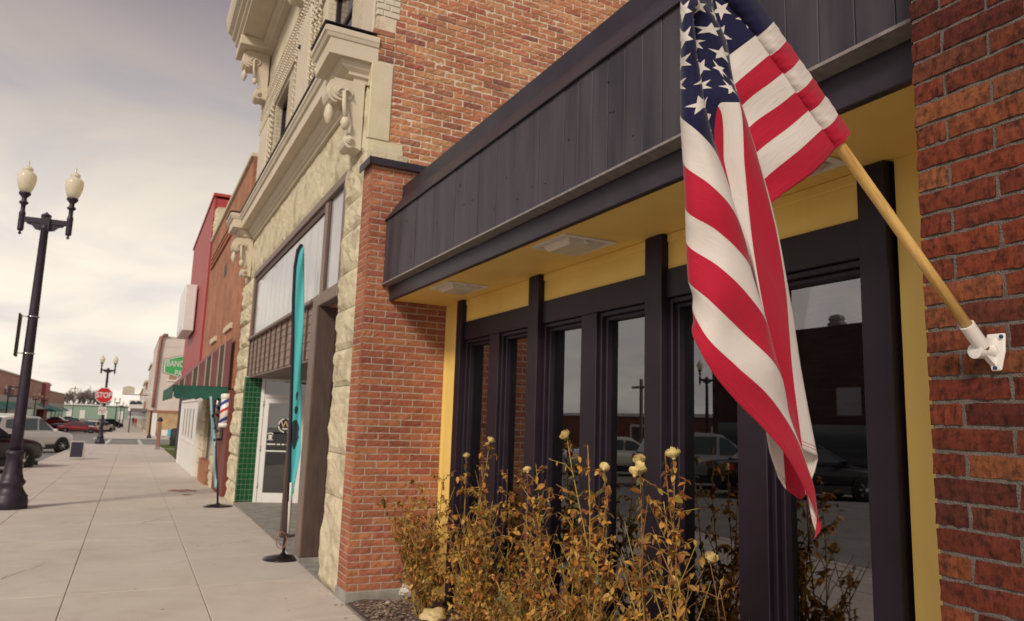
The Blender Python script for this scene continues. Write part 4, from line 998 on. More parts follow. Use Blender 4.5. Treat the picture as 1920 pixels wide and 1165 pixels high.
B = (2.22, 5.75); rose_bush(B, rc(16, rnd, .40, .95, .52, (-.12,-.02))+tips(B, [(790,905,2.2,0),(775,930,2.15,0),(835,890,2.3,0),(735,990,2.1,0)]), 'low twiggy rose bush in front of the brick pilaster', 11, 40, .9)
B = (2.26, 4.75); rose_bush(B, rc(15, rnd, .5, 1.12, .44, (-.04,.0))+tips(B, [(873,858,2.3,1),(915,828,2.3,1),(905,870,2.25,0),(950,880,2.35,0)]), 'rose bush with two pale dry blooms beside the yellow panel', 12, 60, 1.1)
B = (2.22, 3.95); rose_bush(B, rc(15, rnd, .5, 1.12, .42, (-.03,0))+tips(B, [(985,885,2.3,1),(1000,870,2.25,0),(1020,900,2.2,0)]), 'middle rose bush, dense with curled brown leaves', 13, 60, 1.1)
B = (2.20, 3.30); rose_bush(B, rc(14, rnd, .5, 1.15, .38, (-.02,0))+tips(B, [(1065,820,2.2,1),(1105,835,2.2,0),(1130,880,2.2,1),(1145,910,2.2,0)]), 'tall rose bush with one round dry bloom at its top', 14, 60, 1.0)
B = (2.20, 2.72); rose_bush(B, rc(9, rnd, .45, 1.0, .24, (-.02,0))+tips(B, [(1200,868,2.2,3),(1262,858,2.2,1),(1250,850,2.25,0),(1285,900,2.2,0),(1240,940,2.15,0)]), 'rose bush with a cluster of cream blooms, nearest to the flag', 15, 60, 1.0)
B = (2.25, 2.32); rose_bush(B, tips(B, [(1330,1052,2.25,1),(1350,1100,2.25,0)]), 'small sparse rose shoot under the tip of the flag', 16, 14, .28)
# stones in the bed
for (px, py, Z, r, lab) in ((775,1098,.10,.13,'white and grey boulder at the foot of the brick pilaster'), (815,1150,.08,.085,'pale yellow rock lying among the rose stems'), (728,1128,.04,.02,'small white pebble on the brown gravel')):
    d = ray(px, py); p = CAM+d*((Z-1.57)/d[2]); mb = MB(); rr = random.Random(px)
    bm = bmesh.new(); bmesh.ops.create_icosphere(bm, subdivisions=3 if r > .05 else 2, radius=1)
    for v in bm.verts:
        q = v.co; k = 1+.22*math.sin(q.x*3.1+px)*math.sin(q.y*2.7)+.12*math.sin(q.z*6+q.x*4)+rr.uniform(-.04,.04); v.co = Vector((q.x*r*1.15*k+p[0], q.y*r*k+p[1], q.z*r*.75*k+Z*.75))
    me = bpy.data.meshes.new('rock'); bm.to_mesh(me); bm.free(); me.materials.append(mat('rock', (.34,.29,.24), (.62,.58,.53), .85, 9, .8, 40) if px != 815 else mat('rock', (.5,.36,.17), (.62,.48,.26), .85, 9, .8, 40))
    tag(obj('rock', me, None), lab, 'rock', 'rocks in the planting bed')
# fallen leaves and bits on the pavement
lf = MB()
for i in range(60):
    X, Y = random.uniform(-1.5, 1.7), random.uniform(5.9, 22); s = random.uniform(.012, .03)
    m = Matrix.Translation((X, Y, gz(Y)+.006))@Matrix.Rotation(random.random()*6.3, 4, 'Z')@Matrix.Rotation(random.uniform(-.2,.2), 4, 'X')
    vs, fs = LG[i % 8]; lf.add([m@(Vector(v)*s) for v in vs], fs, 0, True)
for i in range(160):
    X, Y = random.uniform(1.6, 2.5), random.uniform(3.5, 6.5); s = random.uniform(.02, .04)
    m = Matrix.Translation((X if X > 1.78 else X, Y, .035 if X > 1.77 else .006))@Matrix.Rotation(random.random()*6.3, 4, 'Z')@Matrix.Rotation(random.uniform(-.4,.4), 4, 'X')
    vs, fs = LG[i % 8]; lf.add([m@(Vector(v)*s) for v in vs], fs, 0, True)
for i in range(420):
    Y = random.uniform(6.0, 24); X = 1.765-abs(random.gauss(0, .05)); s = random.uniform(.006, .016)
    if 8.7 < Y < 14 and random.random() < .5: X = random.uniform(1.70, 1.85)
    m = Matrix.Translation((X, Y, gz(Y)+.007))@Matrix.Rotation(random.random()*6.3, 4, 'Z')@Matrix.Rotation(random.uniform(-.3,.3), 4, 'X')
    vs, fs = LG[i % 8]; lf.add([m@(Vector(v)*s) for v in vs], fs, 0, True)
CRK = mat('crack_dirt', (.13,.11,.09), (.2,.17,.14), .95, 20)
for k, (x0, y0, x1, y1) in enumerate(((-1.2,7.6,-.6,9.1),(.1,11.4,.68,12.6),(.9,9.6,1.6,10.0),(-.3,15.2,.5,16.4))):
    rk = random.Random(k+2); n_ = 22; q = MB(); vs = []
    for i in range(n_+1):
        a = i/n_; cx = x0+(x1-x0)*a+rk.uniform(-.035,.035); cy = y0+(y1-y0)*a+rk.uniform(-.03,.03); w = .0028*(1-abs(2*a-1))+.0006
        vs += [(cx-w, cy, gz(cy)+.0035), (cx+w, cy, gz(cy)+.0035)]
    q.add(vs, [(2*i, 2*i+1, 2*i+3, 2*i+2) for i in range(n_)]); obj('crack', q, CRK, walk, recalc=False)
o = obj('fallen_leaves', lf, LEAF, kind='stuff', recalc=False); o['label'] = 'small dry leaves scattered on the pavement and bed'; o['category'] = 'leaves'

# ================================================================== BARBER SHOP (brick) AND ITS NEIGHBOUR
def g0(y): return gz(y)
XB = 1.76
MT['brick_far'] = brick_tex('brick_far', (.33,.115,.06), (.42,.17,.085), (.40,.27,.19))
bs = thing('barber_shop', 'narrow orange brick shop building with a striped awning end, next to the stone building', 'building', (2.4, 20, -.1))
mb = MB(); mb.box(XB, 4.5, 15.56, 24.5, 2.2, 6.85); mb.box(XB, 4.5, 15.56, 24.5, 2.05, 2.199); obj('wall', mb, MT['brick_far'], bs)
mb = MB(); mb.box(XB-.06, 4.5, 15.56, 24.5, 6.855, 6.95); obj('coping', mb, MT['stone_smooth'], bs, .01)
for z in (5.85, 6.0, 6.15):
    mb = MB(); mb.box(XB-.05, XB-.001, 17.6, 23.9, z, z+.07); obj('corbel_course', mb, MT['brick_far'], bs)
for y0, y1 in ((16.9,18.1),(20.2,21.4)):
    mb = MB(); mb.box(XB-.05, XB-.001, y0-.1, y1+.1, 3.38, 3.5); wsl = obj('window_sill', mb, MT['stone_smooth'], bs)
mb = MB(); mb.box(XB-.004, XB-.001, 19.2, 19.75, 4.95, 5.25); obj('vent', mb, MT['car_trim'], bs)
# ground floor: red boards, stone pier, low brick base
redb = mat('red_board', (.15,.042,.034), (.19,.055,.042), .6, 6, .15, 40, stretch=(1,1,.3))
mb = MB(); mb.box(XB+.06, XB+.2, 15.56, 21.8, -.2, 2.05); obj('lower_wall', mb, mat('lower_wall', (.10,.08,.07), None, .8), bs)
for i in range(4):
    y0 = 15.62+i*.53; mb = MB(); mb.box(XB-.06+.012*(i % 2), XB+.055, y0, y0+.50, -.08, 2.02); obj('red_board', mb, redb, bs, .01)
for j in range(6):
    rough_block('pier_stone', XB-.03, 17.85, 18.5, -.12+j*.36, -.12+j*.36+.35, bs, .05, 200+j, XB+.055)
mb = MB(); mb.box(XB-.02, XB+.05, 18.55, 19.25, .42, 2.02); obj('window_panel', mb, mat('grey_panel', (.34,.33,.27), None, .6), bs)
mb = MB(); mb.box(XB-.12, XB+.05, 18.55, 20.6, -.16, .42); obj('brick_base', mb, MT['brick_far'], bs, .01)
for j in range(6):
    rough_block('pier_stone', XB-.05, 20.7, 21.75, -.16+j*.37, -.16+j*.37+.36, bs, .06, 230+j, XB+.055)
# awning: triangular striped end, green valance
aw = MB(); AY0, AY1, AXo = 15.95, 21.2, .70
aw.add([(XB-.07,AY0,3.10),(AXo,AY0,2.06),(XB-.07,AY0,2.06),(XB-.07,AY1,3.10),(AXo,AY1,2.06),(XB-.07,AY1,2.06)], [(0,3,4,1),(3,5,4)])
awn = obj('awning', aw, mat('awning_cloth', (.20,.085,.095), (.24,.10,.11), .8, 3), bs, recalc=False)
stp_cols = [mat('stripe_plum', (.185,.075,.088), (.21,.09,.10), .8, 5), mat('stripe_dark', (.075,.062,.058), (.10,.085,.078), .8, 5), mat('stripe_cream', (.42,.36,.27), None, .8)]
q = MB(); seq = [(0,.115),(2,.02),(1,.075),(2,.02)]; x = XB-.07; k = 0
while x > AXo+.005:
    mi, w = seq[k % 4]; x2 = max(AXo, x-w); h = lambda xx: 2.06+(3.10-2.06)*(xx-AXo)/(XB-.07-AXo)
    q.add([(x,AY0-.004,2.06),(x2,AY0-.004,2.06),(x2,AY0-.004,h(x2)),(x,AY0-.004,h(x))], [(0,1,2,3)], mi); x = x2; k += 1
obj('striped_end', q, stp_cols, awn, recalc=False)
vl = MB(); GRN = mat('awning_green', (.012,.075,.055), (.02,.11,.08), .7, 4)
def val(pts, z0):
    n = len(pts)-1
    vs = []
    for i, (x, y) in enumerate(pts): vs += [(x, y, z0), (x, y, z0-.22-.05*abs(math.sin(i*math.pi/5)))]
    vl.add(vs, [(2*i, 2*i+1, 2*i+3, 2*i+2) for i in range(n)])
val([(XB-.07+(AXo-XB+.07)*i/30, AY0-.012) for i in range(31)], 2.075)
val([(AXo-.012-.10*0, AY0-.012+(AY1-AY0)*i/60) for i in range(61)], 2.075)
obj('valance', vl, GRN, awn, recalc=False).modifiers.new('t', 'SOLIDIFY').thickness = .006
q = MB(); q.tube([(XB-.07,AY0,2.07),(AXo,AY0,2.07),(AXo,AY1,2.07)], .014, 6); obj('awning_bar', q, MT['car_trim'], awn)
# barber pole
bp = thing('barber_pole', 'red, white and blue barber pole mounted beside the rough stone pilaster', 'barber pole', (1.56, 15.85, 1.3))
m_ = bpy.data.materials.new('barber_stripes'); m_.use_nodes = True; t_ = m_.node_tree; p_ = t_.nodes['Principled BSDF']; p_.inputs['Roughness'].default_value = .25
gg = t_.nodes.new('ShaderNodeNewGeometry'); sp = t_.nodes.new('ShaderNodeSeparateXYZ'); t_.links.new(gg.outputs['Position'], sp.inputs[0])
def tm(op, a, b=None):
    n = t_.nodes.new('ShaderNodeMath'); n.operation = op
    for i, q in enumerate((a, b)):
        if q is None: continue
        if isinstance(q, (int, float)): n.inputs[i].default_value = q
        else: t_.links.new(q, n.inputs[i])
    return n.outputs[0]
PXc, PYc = 1.665, 15.76
ang = tm('DIVIDE', tm('ARCTAN2', tm('SUBTRACT', sp.outputs[1], PYc), tm('SUBTRACT', sp.outputs[0], PXc)), 2*math.pi)
ph = tm('FRACT', tm('ADD', tm('SUBTRACT', tm('MULTIPLY', sp.outputs[2], 2.9), ang), 10.3))
rp = t_.nodes.new('ShaderNodeValToRGB'); rp.color_ramp.interpolation = 'CONSTANT'
for i, (po, c) in enumerate(((0,(.75,.72,.68)),(.22,(.50,.035,.03)),(.40,(.75,.72,.68)),(.66,(.03,.06,.28)),(.86,(.75,.72,.68)))):
    e = rp.color_ramp.elements[i] if i < 2 else rp.color_ramp.elements.new(po); e.position = po; e.color = (*c, 1)
t_.links.new(ph, rp.inputs[0]); t_.links.new(rp.outputs[0], p_.inputs['Base Color'])
q = MB(); q.lathe([(.10,1.36),(.10,1.84)], (PXc,PYc,0), 24); obj('striped_cylinder', q, m_, bp)
q = MB(); q.lathe([(.06,1.275),(.112,1.29),(.112,1.355),(.10,1.36)], (PXc,PYc,0), 24); obj('cap', q, MT['white_metal'], bp)
q = MB(); q.lathe([(.10,1.84),(.112,1.845),(.112,1.92),(.09,1.94),(.03,1.945)], (PXc,PYc,0), 24); obj('cap', q, MT['white_metal'], bp)
q = MB(); q.box(PXc+.02, XB-.05, PYc-.02, PYc+.02, 1.45, 1.5); q.box(PXc+.02, XB-.05, PYc-.02, PYc+.02, 1.68, 1.73); obj('bracket', q, MT['car_trim'], bp)
q = MB(); q.box(1.50, 1.70, 16.231, 16.27, 1.0, 2.0); dpn = obj('display_side', q, MT['dark_room'], bs)
q = MB(); q.box(1.515, 1.685, 16.222, 16.23, 1.05, 1.97); obj('pane', q, glass_mat('display_glass', .42, (.3,.3,.3)), dpn)
# red metal-clad building
rb = thing('red_metal_building', 'tall building clad in red metal panels beyond the brick shop', 'building', (2.4, 28, -.2))
RED = mat('red_panel', (.30,.028,.03), (.36,.042,.042), .5, 2, stretch=(1,2,.2)); RED2 = mat('red_end', (.36,.04,.045), (.40,.055,.05), .55, 2)
mb = MB(); mb.box(1.78, 4.5, 24.51, 33.6, 2.2, 8.3); obj('wall', mb, RED2, rb)
y = 24.55
while y < 33.5:
    q = MB(); q.box(1.70, 1.779, y, y+.86, 2.25, 8.36); obj('red_panel', q, RED, rb, .012); y += .90
q = MB(); q.box(1.66, 4.5, 24.45, 33.65, 8.37, 8.47); obj('coping', q, RED2, rb, .01)
rough_block('broken_brickwork', 1.80, 24.0, 24.5, 6.96, 7.9, rb, .1, 77)
mb = MB(); mb.box(1.72, 2.0, 21.8, 33.6, -.5, 2.2); obj('lower_wall', mb, MT['car_trim'], rb)
# white panelled wall at street level
wl = MB(); wl.prism([(21.85,gz(21.85)-.02),(29.4,gz(29.4)-.02),(29.4,1.86),(21.85,1.86)], 'x', 1.63, 1.70); ww = obj('white_wall', wl, MT['white'], rb, .01)
for i in range(4):
    y = 23.5+i*1.35; q = MB(); q.box(1.622, 1.629, y, y+.30, .78, 1.66); obj('slot', q, mat('slot', (.22,.20,.19), None, .7), ww)
q = MB(); q.box(1.60, 1.629, 22.9, 28.8, .62, .70); obj('ledge', q, MT['white'], ww, .008)
q = MB(); q.box(1.60, 1.71, 21.80, 21.92, -.18, 1.88); q.box(1.60, 1.71, 29.38, 29.5, -.3, 1.88); q.box(1.60, 1.71, 21.925, 29.375, 1.865, 1.94); obj('frame', q, MT['white'], ww)
# white box sign
sg = thing('box_sign', 'blank white box sign projecting from the red metal wall', 'sign', (1.4, 29, 4.6))
q = MB(); q.box(1.28, 1.66, 27.9, 31.4, 4.35, 6.0); obj('case', q, MT['white'], sg, .03)
q = MB(); q.box(1.268, 1.279, 28.05, 31.25, 4.5, 5.85); obj('face', q, mat('sign_face', (.62,.60,.62), None, .3), sg)
q = MB(); q.box(1.66, 1.70, 28.6, 28.7, 4.6, 5.8); q.box(1.66, 1.70, 30.6, 30.7, 4.6, 5.8); obj('mount', q, MT['car_trim'], sg)
# park sign: green hexagon on a post
pk = thing('park_sign', 'green hexagonal park sign with white lettering, half hidden by the red wall', 'sign', (2.3, 36, gz(36)))
def ptY(x, y, Y=36.0): p = atY(x, y, Y); return p
c0, c1 = ptY(307, 674), ptY(305, 699); top, bot = ptY(345, 667), ptY(345, 709)
zt, zb, zm1, zm0 = top[2], bot[2], c0[2], c1[2]; xl = c0[0]; xc = top[0]; xr = 2*xc-xl
hexo = [(xl,zm0),(xc-.12,zb),(xc+.12,zb),(xr,zm0),(xr,zm1),(xc+.12,zt),(xc-.12,zt),(xl,zm1)]
def ins(k): cx, cz = xc, (zt+zb)/2; return [(cx+(x-cx)*k, cz+(z-cz)*k) for x, z in hexo]
q = MB(); q.prism(hexo, 'y', 36.0, 36.09); obj('rim', q, mat('sign_rim', (.22,.20,.15), None, .5), pk)
q = MB(); q.prism(ins(.95), 'y', 35.992, 35.999); obj('border', q, MT['white'], pk)
q = MB(); q.prism(ins(.88), 'y', 35.985, 35.991); obj('face', q, mat('sign_green', (.07,.42,.14), None, .5), pk)
for txt, sz, dz in (('BANCROFT', .38, .10), ('PARK', .38, -.32)):
    me = text_mesh(txt, sz, extrude=.003, bold=True); o = obj('lettering', me, None, pk); me.materials.append(MT['white'])
    o.matrix_basis = Matrix.Translation((xc, 35.982, (zt+zb)/2+dz))@Matrix.Rotation(R(90), 4, 'X')@Matrix.Diagonal((.68,1,1,1))
q = MB(); q.tube([(xc+.1,36.05,zb),(xc+.1,36.05,gz(36))], .06, 8); obj('post', q, MT['lamp_metal'], pk)

# ================================================================== FEATHER FLAGS
def feather(name, label, pole, outline, cloth_mt, base_xy, z0, r=.25):
    t = thing(name, label, 'flag', (base_xy[0], base_xy[1], z0), 'feather flags on the pavement')
    q = MB(); q.lathe([(r,0),(r*.97,.012),(r*.6,.03),(.035,.045),(.028,.06)], (base_xy[0], base_xy[1], z0+.002), 28); obj('base', q, MT['car_black'], t)
    q = MB(); q.tube(pole, [.017]*2+[.012]*(len(pole)-2), 8); obj('pole', q, MT['lamp_metal'], t)
    n = len(outline)-1
    q = MB()
    def f(u, v):
        i = u*n; k = min(n-1, int(i)); a = i-k
        l = Vector(outline[k][0]).lerp(Vector(outline[k+1][0]), a); rr = Vector(outline[k][1]).lerp(Vector(outline[k+1][1]), a)
        p = l.lerp(rr, v); p.y += .018*math.sin(v*5+u*14)*v; return p
    q.grid(f, n*6, 6); o = obj('cloth', q, cloth_mt, t, recalc=False); o.modifiers.new('t', 'SOLIDIFY').thickness = .002
    return t
def feather_mat(name, col, dark, marks, Y):
    m = bpy.data.materials.new(name); m.use_nodes = True; t = m.node_tree; p = t.nodes['Principled BSDF']; p.inputs['Roughness'].default_value = .7
    g = t.nodes.new('ShaderNodeNewGeometry'); out = None
    n = t.nodes.new('ShaderNodeTexNoise'); n.inputs['Scale'].default_value = 9; t.links.new(g.outputs['Position'], n.inputs['Vector'])
    for (x, z, sx, sz) in marks:
        mp = t.nodes.new('ShaderNodeMapping'); mp.inputs['Location'].default_value = (-x/sx, 0, -z/sz); mp.inputs['Scale'].default_value = (1/sx, 0, 1/sz); t.links.new(g.outputs['Position'], mp.inputs[0])
        l = t.nodes.new('ShaderNodeVectorMath'); l.operation = 'LENGTH'; t.links.new(mp.outputs[0], l.inputs[0])
        ad = t.nodes.new('ShaderNodeMath'); ad.operation = 'MULTIPLY_ADD'; ad.inputs[1].default_value = .9; t.links.new(n.outputs['Fac'], ad.inputs[0]); t.links.new(l.outputs['Value'], ad.inputs[2])
        lt = t.nodes.new('ShaderNodeMath'); lt.operation = 'LESS_THAN'; lt.inputs[1].default_value = 1.4; t.links.new(ad.outputs[0], lt.inputs[0])
        if out is None: out = lt.outputs[0]
        else:
            mx = t.nodes.new('ShaderNodeMath'); mx.operation = 'MAXIMUM'; t.links.new(out, mx.inputs[0]); t.links.new(lt.outputs[0], mx.inputs[1]); out = mx.outputs[0]
    mix = t.nodes.new('ShaderNodeMixRGB'); mix.inputs[1].default_value = (*col, 1); mix.inputs[2].default_value = (*dark, 1); t.links.new(out, mix.inputs[0]); t.links.new(mix.outputs[0], p.inputs['Base Color'])
    return m
YT = 8.6
def T(x, y, Y=YT): p = atY(x, y, Y); return (p[0], p[1], p[2])
pole = [T(530,1046), T(537,990), T(541,930), T(546,760), T(549,600), T(551,520), T(556,480), T(562,464), T(567,459)]
left = [T(567,459), T(560,470), T(555,500), T(552,560), T(551,640), T(549,720), T(547,800), T(545,880), T(543,940)]
right = [T(569,460), T(571,478), T(571,515), T(570,575), T(568,640), T(566,700), T(565,770), T(563,850), T(546,944)]
tm_ = feather_mat('teal_cloth', (.075,.46,.49), (.02,.035,.05), [(1.665,1.36,.05,.16),(1.66,1.62,.02,.05),(1.69,2.53,.02,.04),(1.69,2.98,.02,.05),(1.655,1.78,.012,.05)], YT)
ft = feather('feather_flag', 'tall teal feather flag with a black edge in front of the glazed door', pole, list(zip(left, right)), tm_, T(530,1046)[:2], 0, .215)
q = MB(); q.tube([(p[0]-.016, p[1]-.004, p[2]) for p in left[:9]], [.015]*9, 8); obj('pole_sleeve', q, mat('black_cloth', (.02,.016,.03), None, .8), ft)
q = MB(); q.tube([T(540,1000), T(543,940), T(545,905)], .02, 8); obj('lower_pole', q, MT['white_metal'], ft)
q = MB(); b0 = T(531,1030); q.tube([(b0[0]+.055*math.cos(a)-.03, b0[1]-.02+.01*math.sin(2*a), b0[2]+.10+.09*math.sin(a)) for a in [k*.52 for k in range(13)]], .006, 5); obj('cord', q, mat('cord', (.35,.16,.09), None, .7), ft)
YT2 = 13.8
def T2(x, y): return T(x, y, YT2)
pole = [T2(408,950), T2(408,915), T2(405,860), T2(403,800), T2(400,760), T2(397,744)]
left = [T2(393,744), T2(395,780), T2(398,830), T2(400,880), T2(402,915)]; right = [T2(397,743), T2(402,780), T2(405,830), T2(407,880), T2(407,917)]
bl = feather_mat('pale_blue_cloth', (.28,.46,.50), (.03,.04,.08), [(T2(400,780)[0],T2(400,780)[2],.03,.04),(T2(402,803)[0],T2(402,803)[2],.016,.02),(T2(402,825)[0],T2(402,825)[2],.016,.03),(T2(404,838)[0],T2(404,838)[2],.016,.02)], YT2)
feather('feather_flag', 'short pale blue feather flag leaning beside the barber pole', pole, list(zip(left, right)), bl, T2(408,951)[:2], gz(13.8), .24)

# ================================================================== STREET LAMPS
GLOBE = mat('globe', (.84,.79,.64), (.88,.83,.69), .25, 4, coat=.3)
tt = GLOBE.node_tree; tr_ = tt.nodes.new('ShaderNodeBsdfTranslucent'); tr_.inputs[0].default_value = (.95,.9,.75,1); ms_ = tt.nodes.new('ShaderNodeMixShader'); ms_.inputs[0].default_value = .45
tt.links.new(tt.nodes['Principled BSDF'].outputs[0], ms_.inputs[1]); tt.links.new(tr_.outputs[0], ms_.inputs[2]); tt.links.new(ms_.outputs[0], tt.nodes['Material Output'].inputs[0])
def street_lamp(label, group):
    t = thing('street_lamp', label, 'street lamp', (0,0,0), group)
    q = MB(); q.lathe([(.30,0),(.30,.14),(.285,.16),(.29,.20),(.25,.24),(.21,.30),(.185,.36),(.225,.41),(.225,.44),(.19,.47),(.155,.58),(.135,.75),(.13,.86),(.15,.88),(.15,.92),(.115,.95)], (0,0,0), 20); obj('base', q, MT['lamp_metal'], t)
    q = MB(); q.lathe([(.10,.95),(.098,1.4),(.092,2.2),(.082,3.4),(.068,4.72),(.075,4.73),(.08,4.80)], (0,0,0), 16); po = obj('pole', q, MT['lamp_metal'], t)
    q = MB(); q.box(-.075,.075,-.06,.06,4.72,4.96); q.lathe([(.09,4.96),(.09,4.985),(.03,5.02),(.012,5.04)], (0,0,0), 10); obj('cross_head', q, MT['lamp_metal'], t)
    q = MB(); q.box(-.42,-.075,-.03,.03,4.83,4.92); q.box(.075,.42,-.03,.03,4.83,4.92)
    for s in (-1, 1): q.prism([(s*.075,4.83),(s*.32,4.83),(s*.30,4.80),(s*.22,4.78),(s*.16,4.72),(s*.075,4.70)], 'y', -.015, .015)
    obj('cross_arm', q, MT['lamp_metal'], t)
    for s in (-1, 1):
        q = MB(); q.lathe([(.012,4.60),(.032,4.625),(.012,4.655),(.05,4.67),(.055,4.70),(.055,4.95),(.06,4.97),(.04,5.02),(.04,5.12),(.075,5.15),(.08,5.17),(.045,5.20),(.045,5.25),(.10,5.31),(.105,5.335),(.09,5.345)], (s*.40,0,0), 14); ho = obj('lamp_holder', q, MT['lamp_metal'], t)
        q = MB(); q.lathe([(.085,5.346),(.125,5.42),(.155,5.52),(.165,5.60),(.158,5.66),(.12,5.70),(.075,5.72),(.075,5.735),(.095,5.75),(.085,5.78),(.05,5.81),(.02,5.825),(.012,5.87),(.018,5.885),(.004,5.93)], (s*.40,0,0), 18); obj('globe', q, GLOBE, t)
    return t
lamp = street_lamp('double globe street lamp in the foreground at the left edge', 'double globe street lamps')
P0 = CAM+ray(28, 945)*(1.57/-ray(28, 945)[2]); lamp.location = (-1.575, 14.15, -.03); SC = 5.65/5.93; lamp.scale = (SC*.9, SC*.9, SC); lamp.rotation_euler = (0,0,R(-4))
def add_lamp(px, py, label, sc=SC, rz=0):
    d = ray(px, py); s = 1.0
    while True:
        p = CAM+s*d
        if p[2] <= gz(p[1]) or s > 400: break
        s *= 1.002
    o = copy_tree(lamp); o.location = (p[0], p[1], p[2]); o.scale = (sc, sc, sc); o.rotation_euler = (0,0,rz); o['label'] = label; return o
l2 = add_lamp(187, 832, 'double globe street lamp carrying the stop sign', rz=.1)
lamps = [add_lamp(214, 806, 'double globe lamp just right of the stop sign', 5.1/5.93), add_lamp(222.5, 803, 'second of the far lamps beyond the stop sign', 4.6/5.93), add_lamp(229, 801.5, 'third and faintest of the far lamps beyond the stop sign', 4.3/5.93)]
for X, Y, sc, lab in ((-12.5, 100, .9, 'far lamp across the road at the left edge'), (-12.6, 128, .9, 'far lamp across the road in front of the pink shops'), (-13.5, 150, .9, 'farthest lamp across the road by the pale awning'), (-14.0, 21.5, .75, 'street lamp across the road, mirrored in the windows')):
    o = copy_tree(lamp); o.location = (X, Y, gz(Y)-.13); o.scale = (sc, sc, sc); o.rotation_euler = (0,0,R(8)); o['label'] = lab
# details of the near lamp: sign back, bands, small traffic head
q = MB(); q.box(-1.76,-1.74,14.0,14.3,2.35,3.05); sp_ = tag(obj('lamp_post_sign', q, MT['car_trim'], None, .01), 'dark sign plate seen edge-on, strapped to the near lamp post', 'sign')
for z in (2.40, 3.0):
    q = MB(); q.lathe([(.090,0),(.090,.02)], (-1.575,14.15,z), 16); q.box(-1.74,-1.66,14.14,14.16,z,z+.02); obj('strap', q, MT['chrome'], sp_)
# ================================================================== STOP SIGN
ss = thing('stop_sign', 'red octagonal STOP sign fixed to the lamp post', 'sign', (l2.location.x, l2.location.y, l2.location.z+2.2))
sx_, sy_ = l2.location.x, l2.location.y-.16
pc = atY(195, 741.5, sy_); rad = (atY(211.5, 741, sy_)[0]-atY(178.8, 741, sy_)[0])/2
def octa(r): return [(pc[0]+r/math.cos(R(22.5))*math.cos(R(22.5+45*k)), pc[2]+r/math.cos(R(22.5))*math.sin(R(22.5+45*k))) for k in range(8)]
q = MB(); q.prism(octa(rad), 'y', sy_, sy_+.03); obj('border', q, MT['white'], ss)
q = MB(); q.prism(octa(rad*.93), 'y', sy_-.008, sy_-.001); obj('face', q, mat('stop_red', (.50,.015,.025), None, .4), ss)
me = text_mesh('STOP', rad*.92, extrude=.004, bold=True); me.materials.append(MT['white']); o = obj('lettering', me, None, ss); o.matrix_basis = Matrix.Translation((pc[0], sy_-.013, pc[2]))@Matrix.Rotation(R(90), 4, 'X')@Matrix.Diagonal((.80,1.05,1,1))
q = MB(); q.box(pc[0]-.03, pc[0]+.03, sy_+.03, sy_+.1, pc[2]-rad, pc[2]+rad); obj('mount', q, MT['chrome'], ss)
nu = thing('no_turns_sign', 'small white sign with a red ring and black arrows below the stop sign', 'sign', (sx_, sy_, pc[2]-1))
c2 = atY(191.5, 770.5, sy_); hw = (atY(199, 770, sy_)[0]-atY(184.5, 770, sy_)[0])/2
q = MB(); q.box(c2[0]-hw, c2[0]+hw, sy_, sy_+.02, c2[2]-hw*1.15, c2[2]+hw*1.15); obj('plate', q, MT['white'], nu)
q = MB()
for k in range(32):
    a, b = 2*math.pi*k/32, 2*math.pi*(k+1)/32
    q.add([(c2[0]+hw*r*math.cos(g), sy_-.006, c2[2]+hw*r*math.sin(g)) for g, r in ((a,.72),(a,.86),(b,.86),(b,.72))], [(0,1,2,3)])
obj('ring', q, mat('ring_red', (.5,.03,.03), None, .5), nu, recalc=False)
for s in (-1, 1):
    q = MB(); q.tube([(c2[0]+s*hw*.15,sy_-.006,c2[2]-hw*.5),(c2[0]+s*hw*.18,sy_-.006,c2[2]+hw*.1),(c2[0]+s*hw*.35,sy_-.006,c2[2]+hw*.38),(c2[0]+s*hw*.5,sy_-.006,c2[2]+hw*.1)], hw*.07, 5); obj('arrow', q, pk_ if False else MT['car_trim'], nu)
# small fittings on the near lamp pole
q = MB(); q.box(-1.78,-1.74,14.1,14.16,1.70,1.88); q.box(-1.74,-1.62,14.12,14.15,1.85,1.875); q.box(-1.74,-1.62,14.12,14.15,1.705,1.73); tag(obj('banner_bracket', q, MT['lamp_metal']), 'small black bracket on the side of the near lamp post', 'bracket')

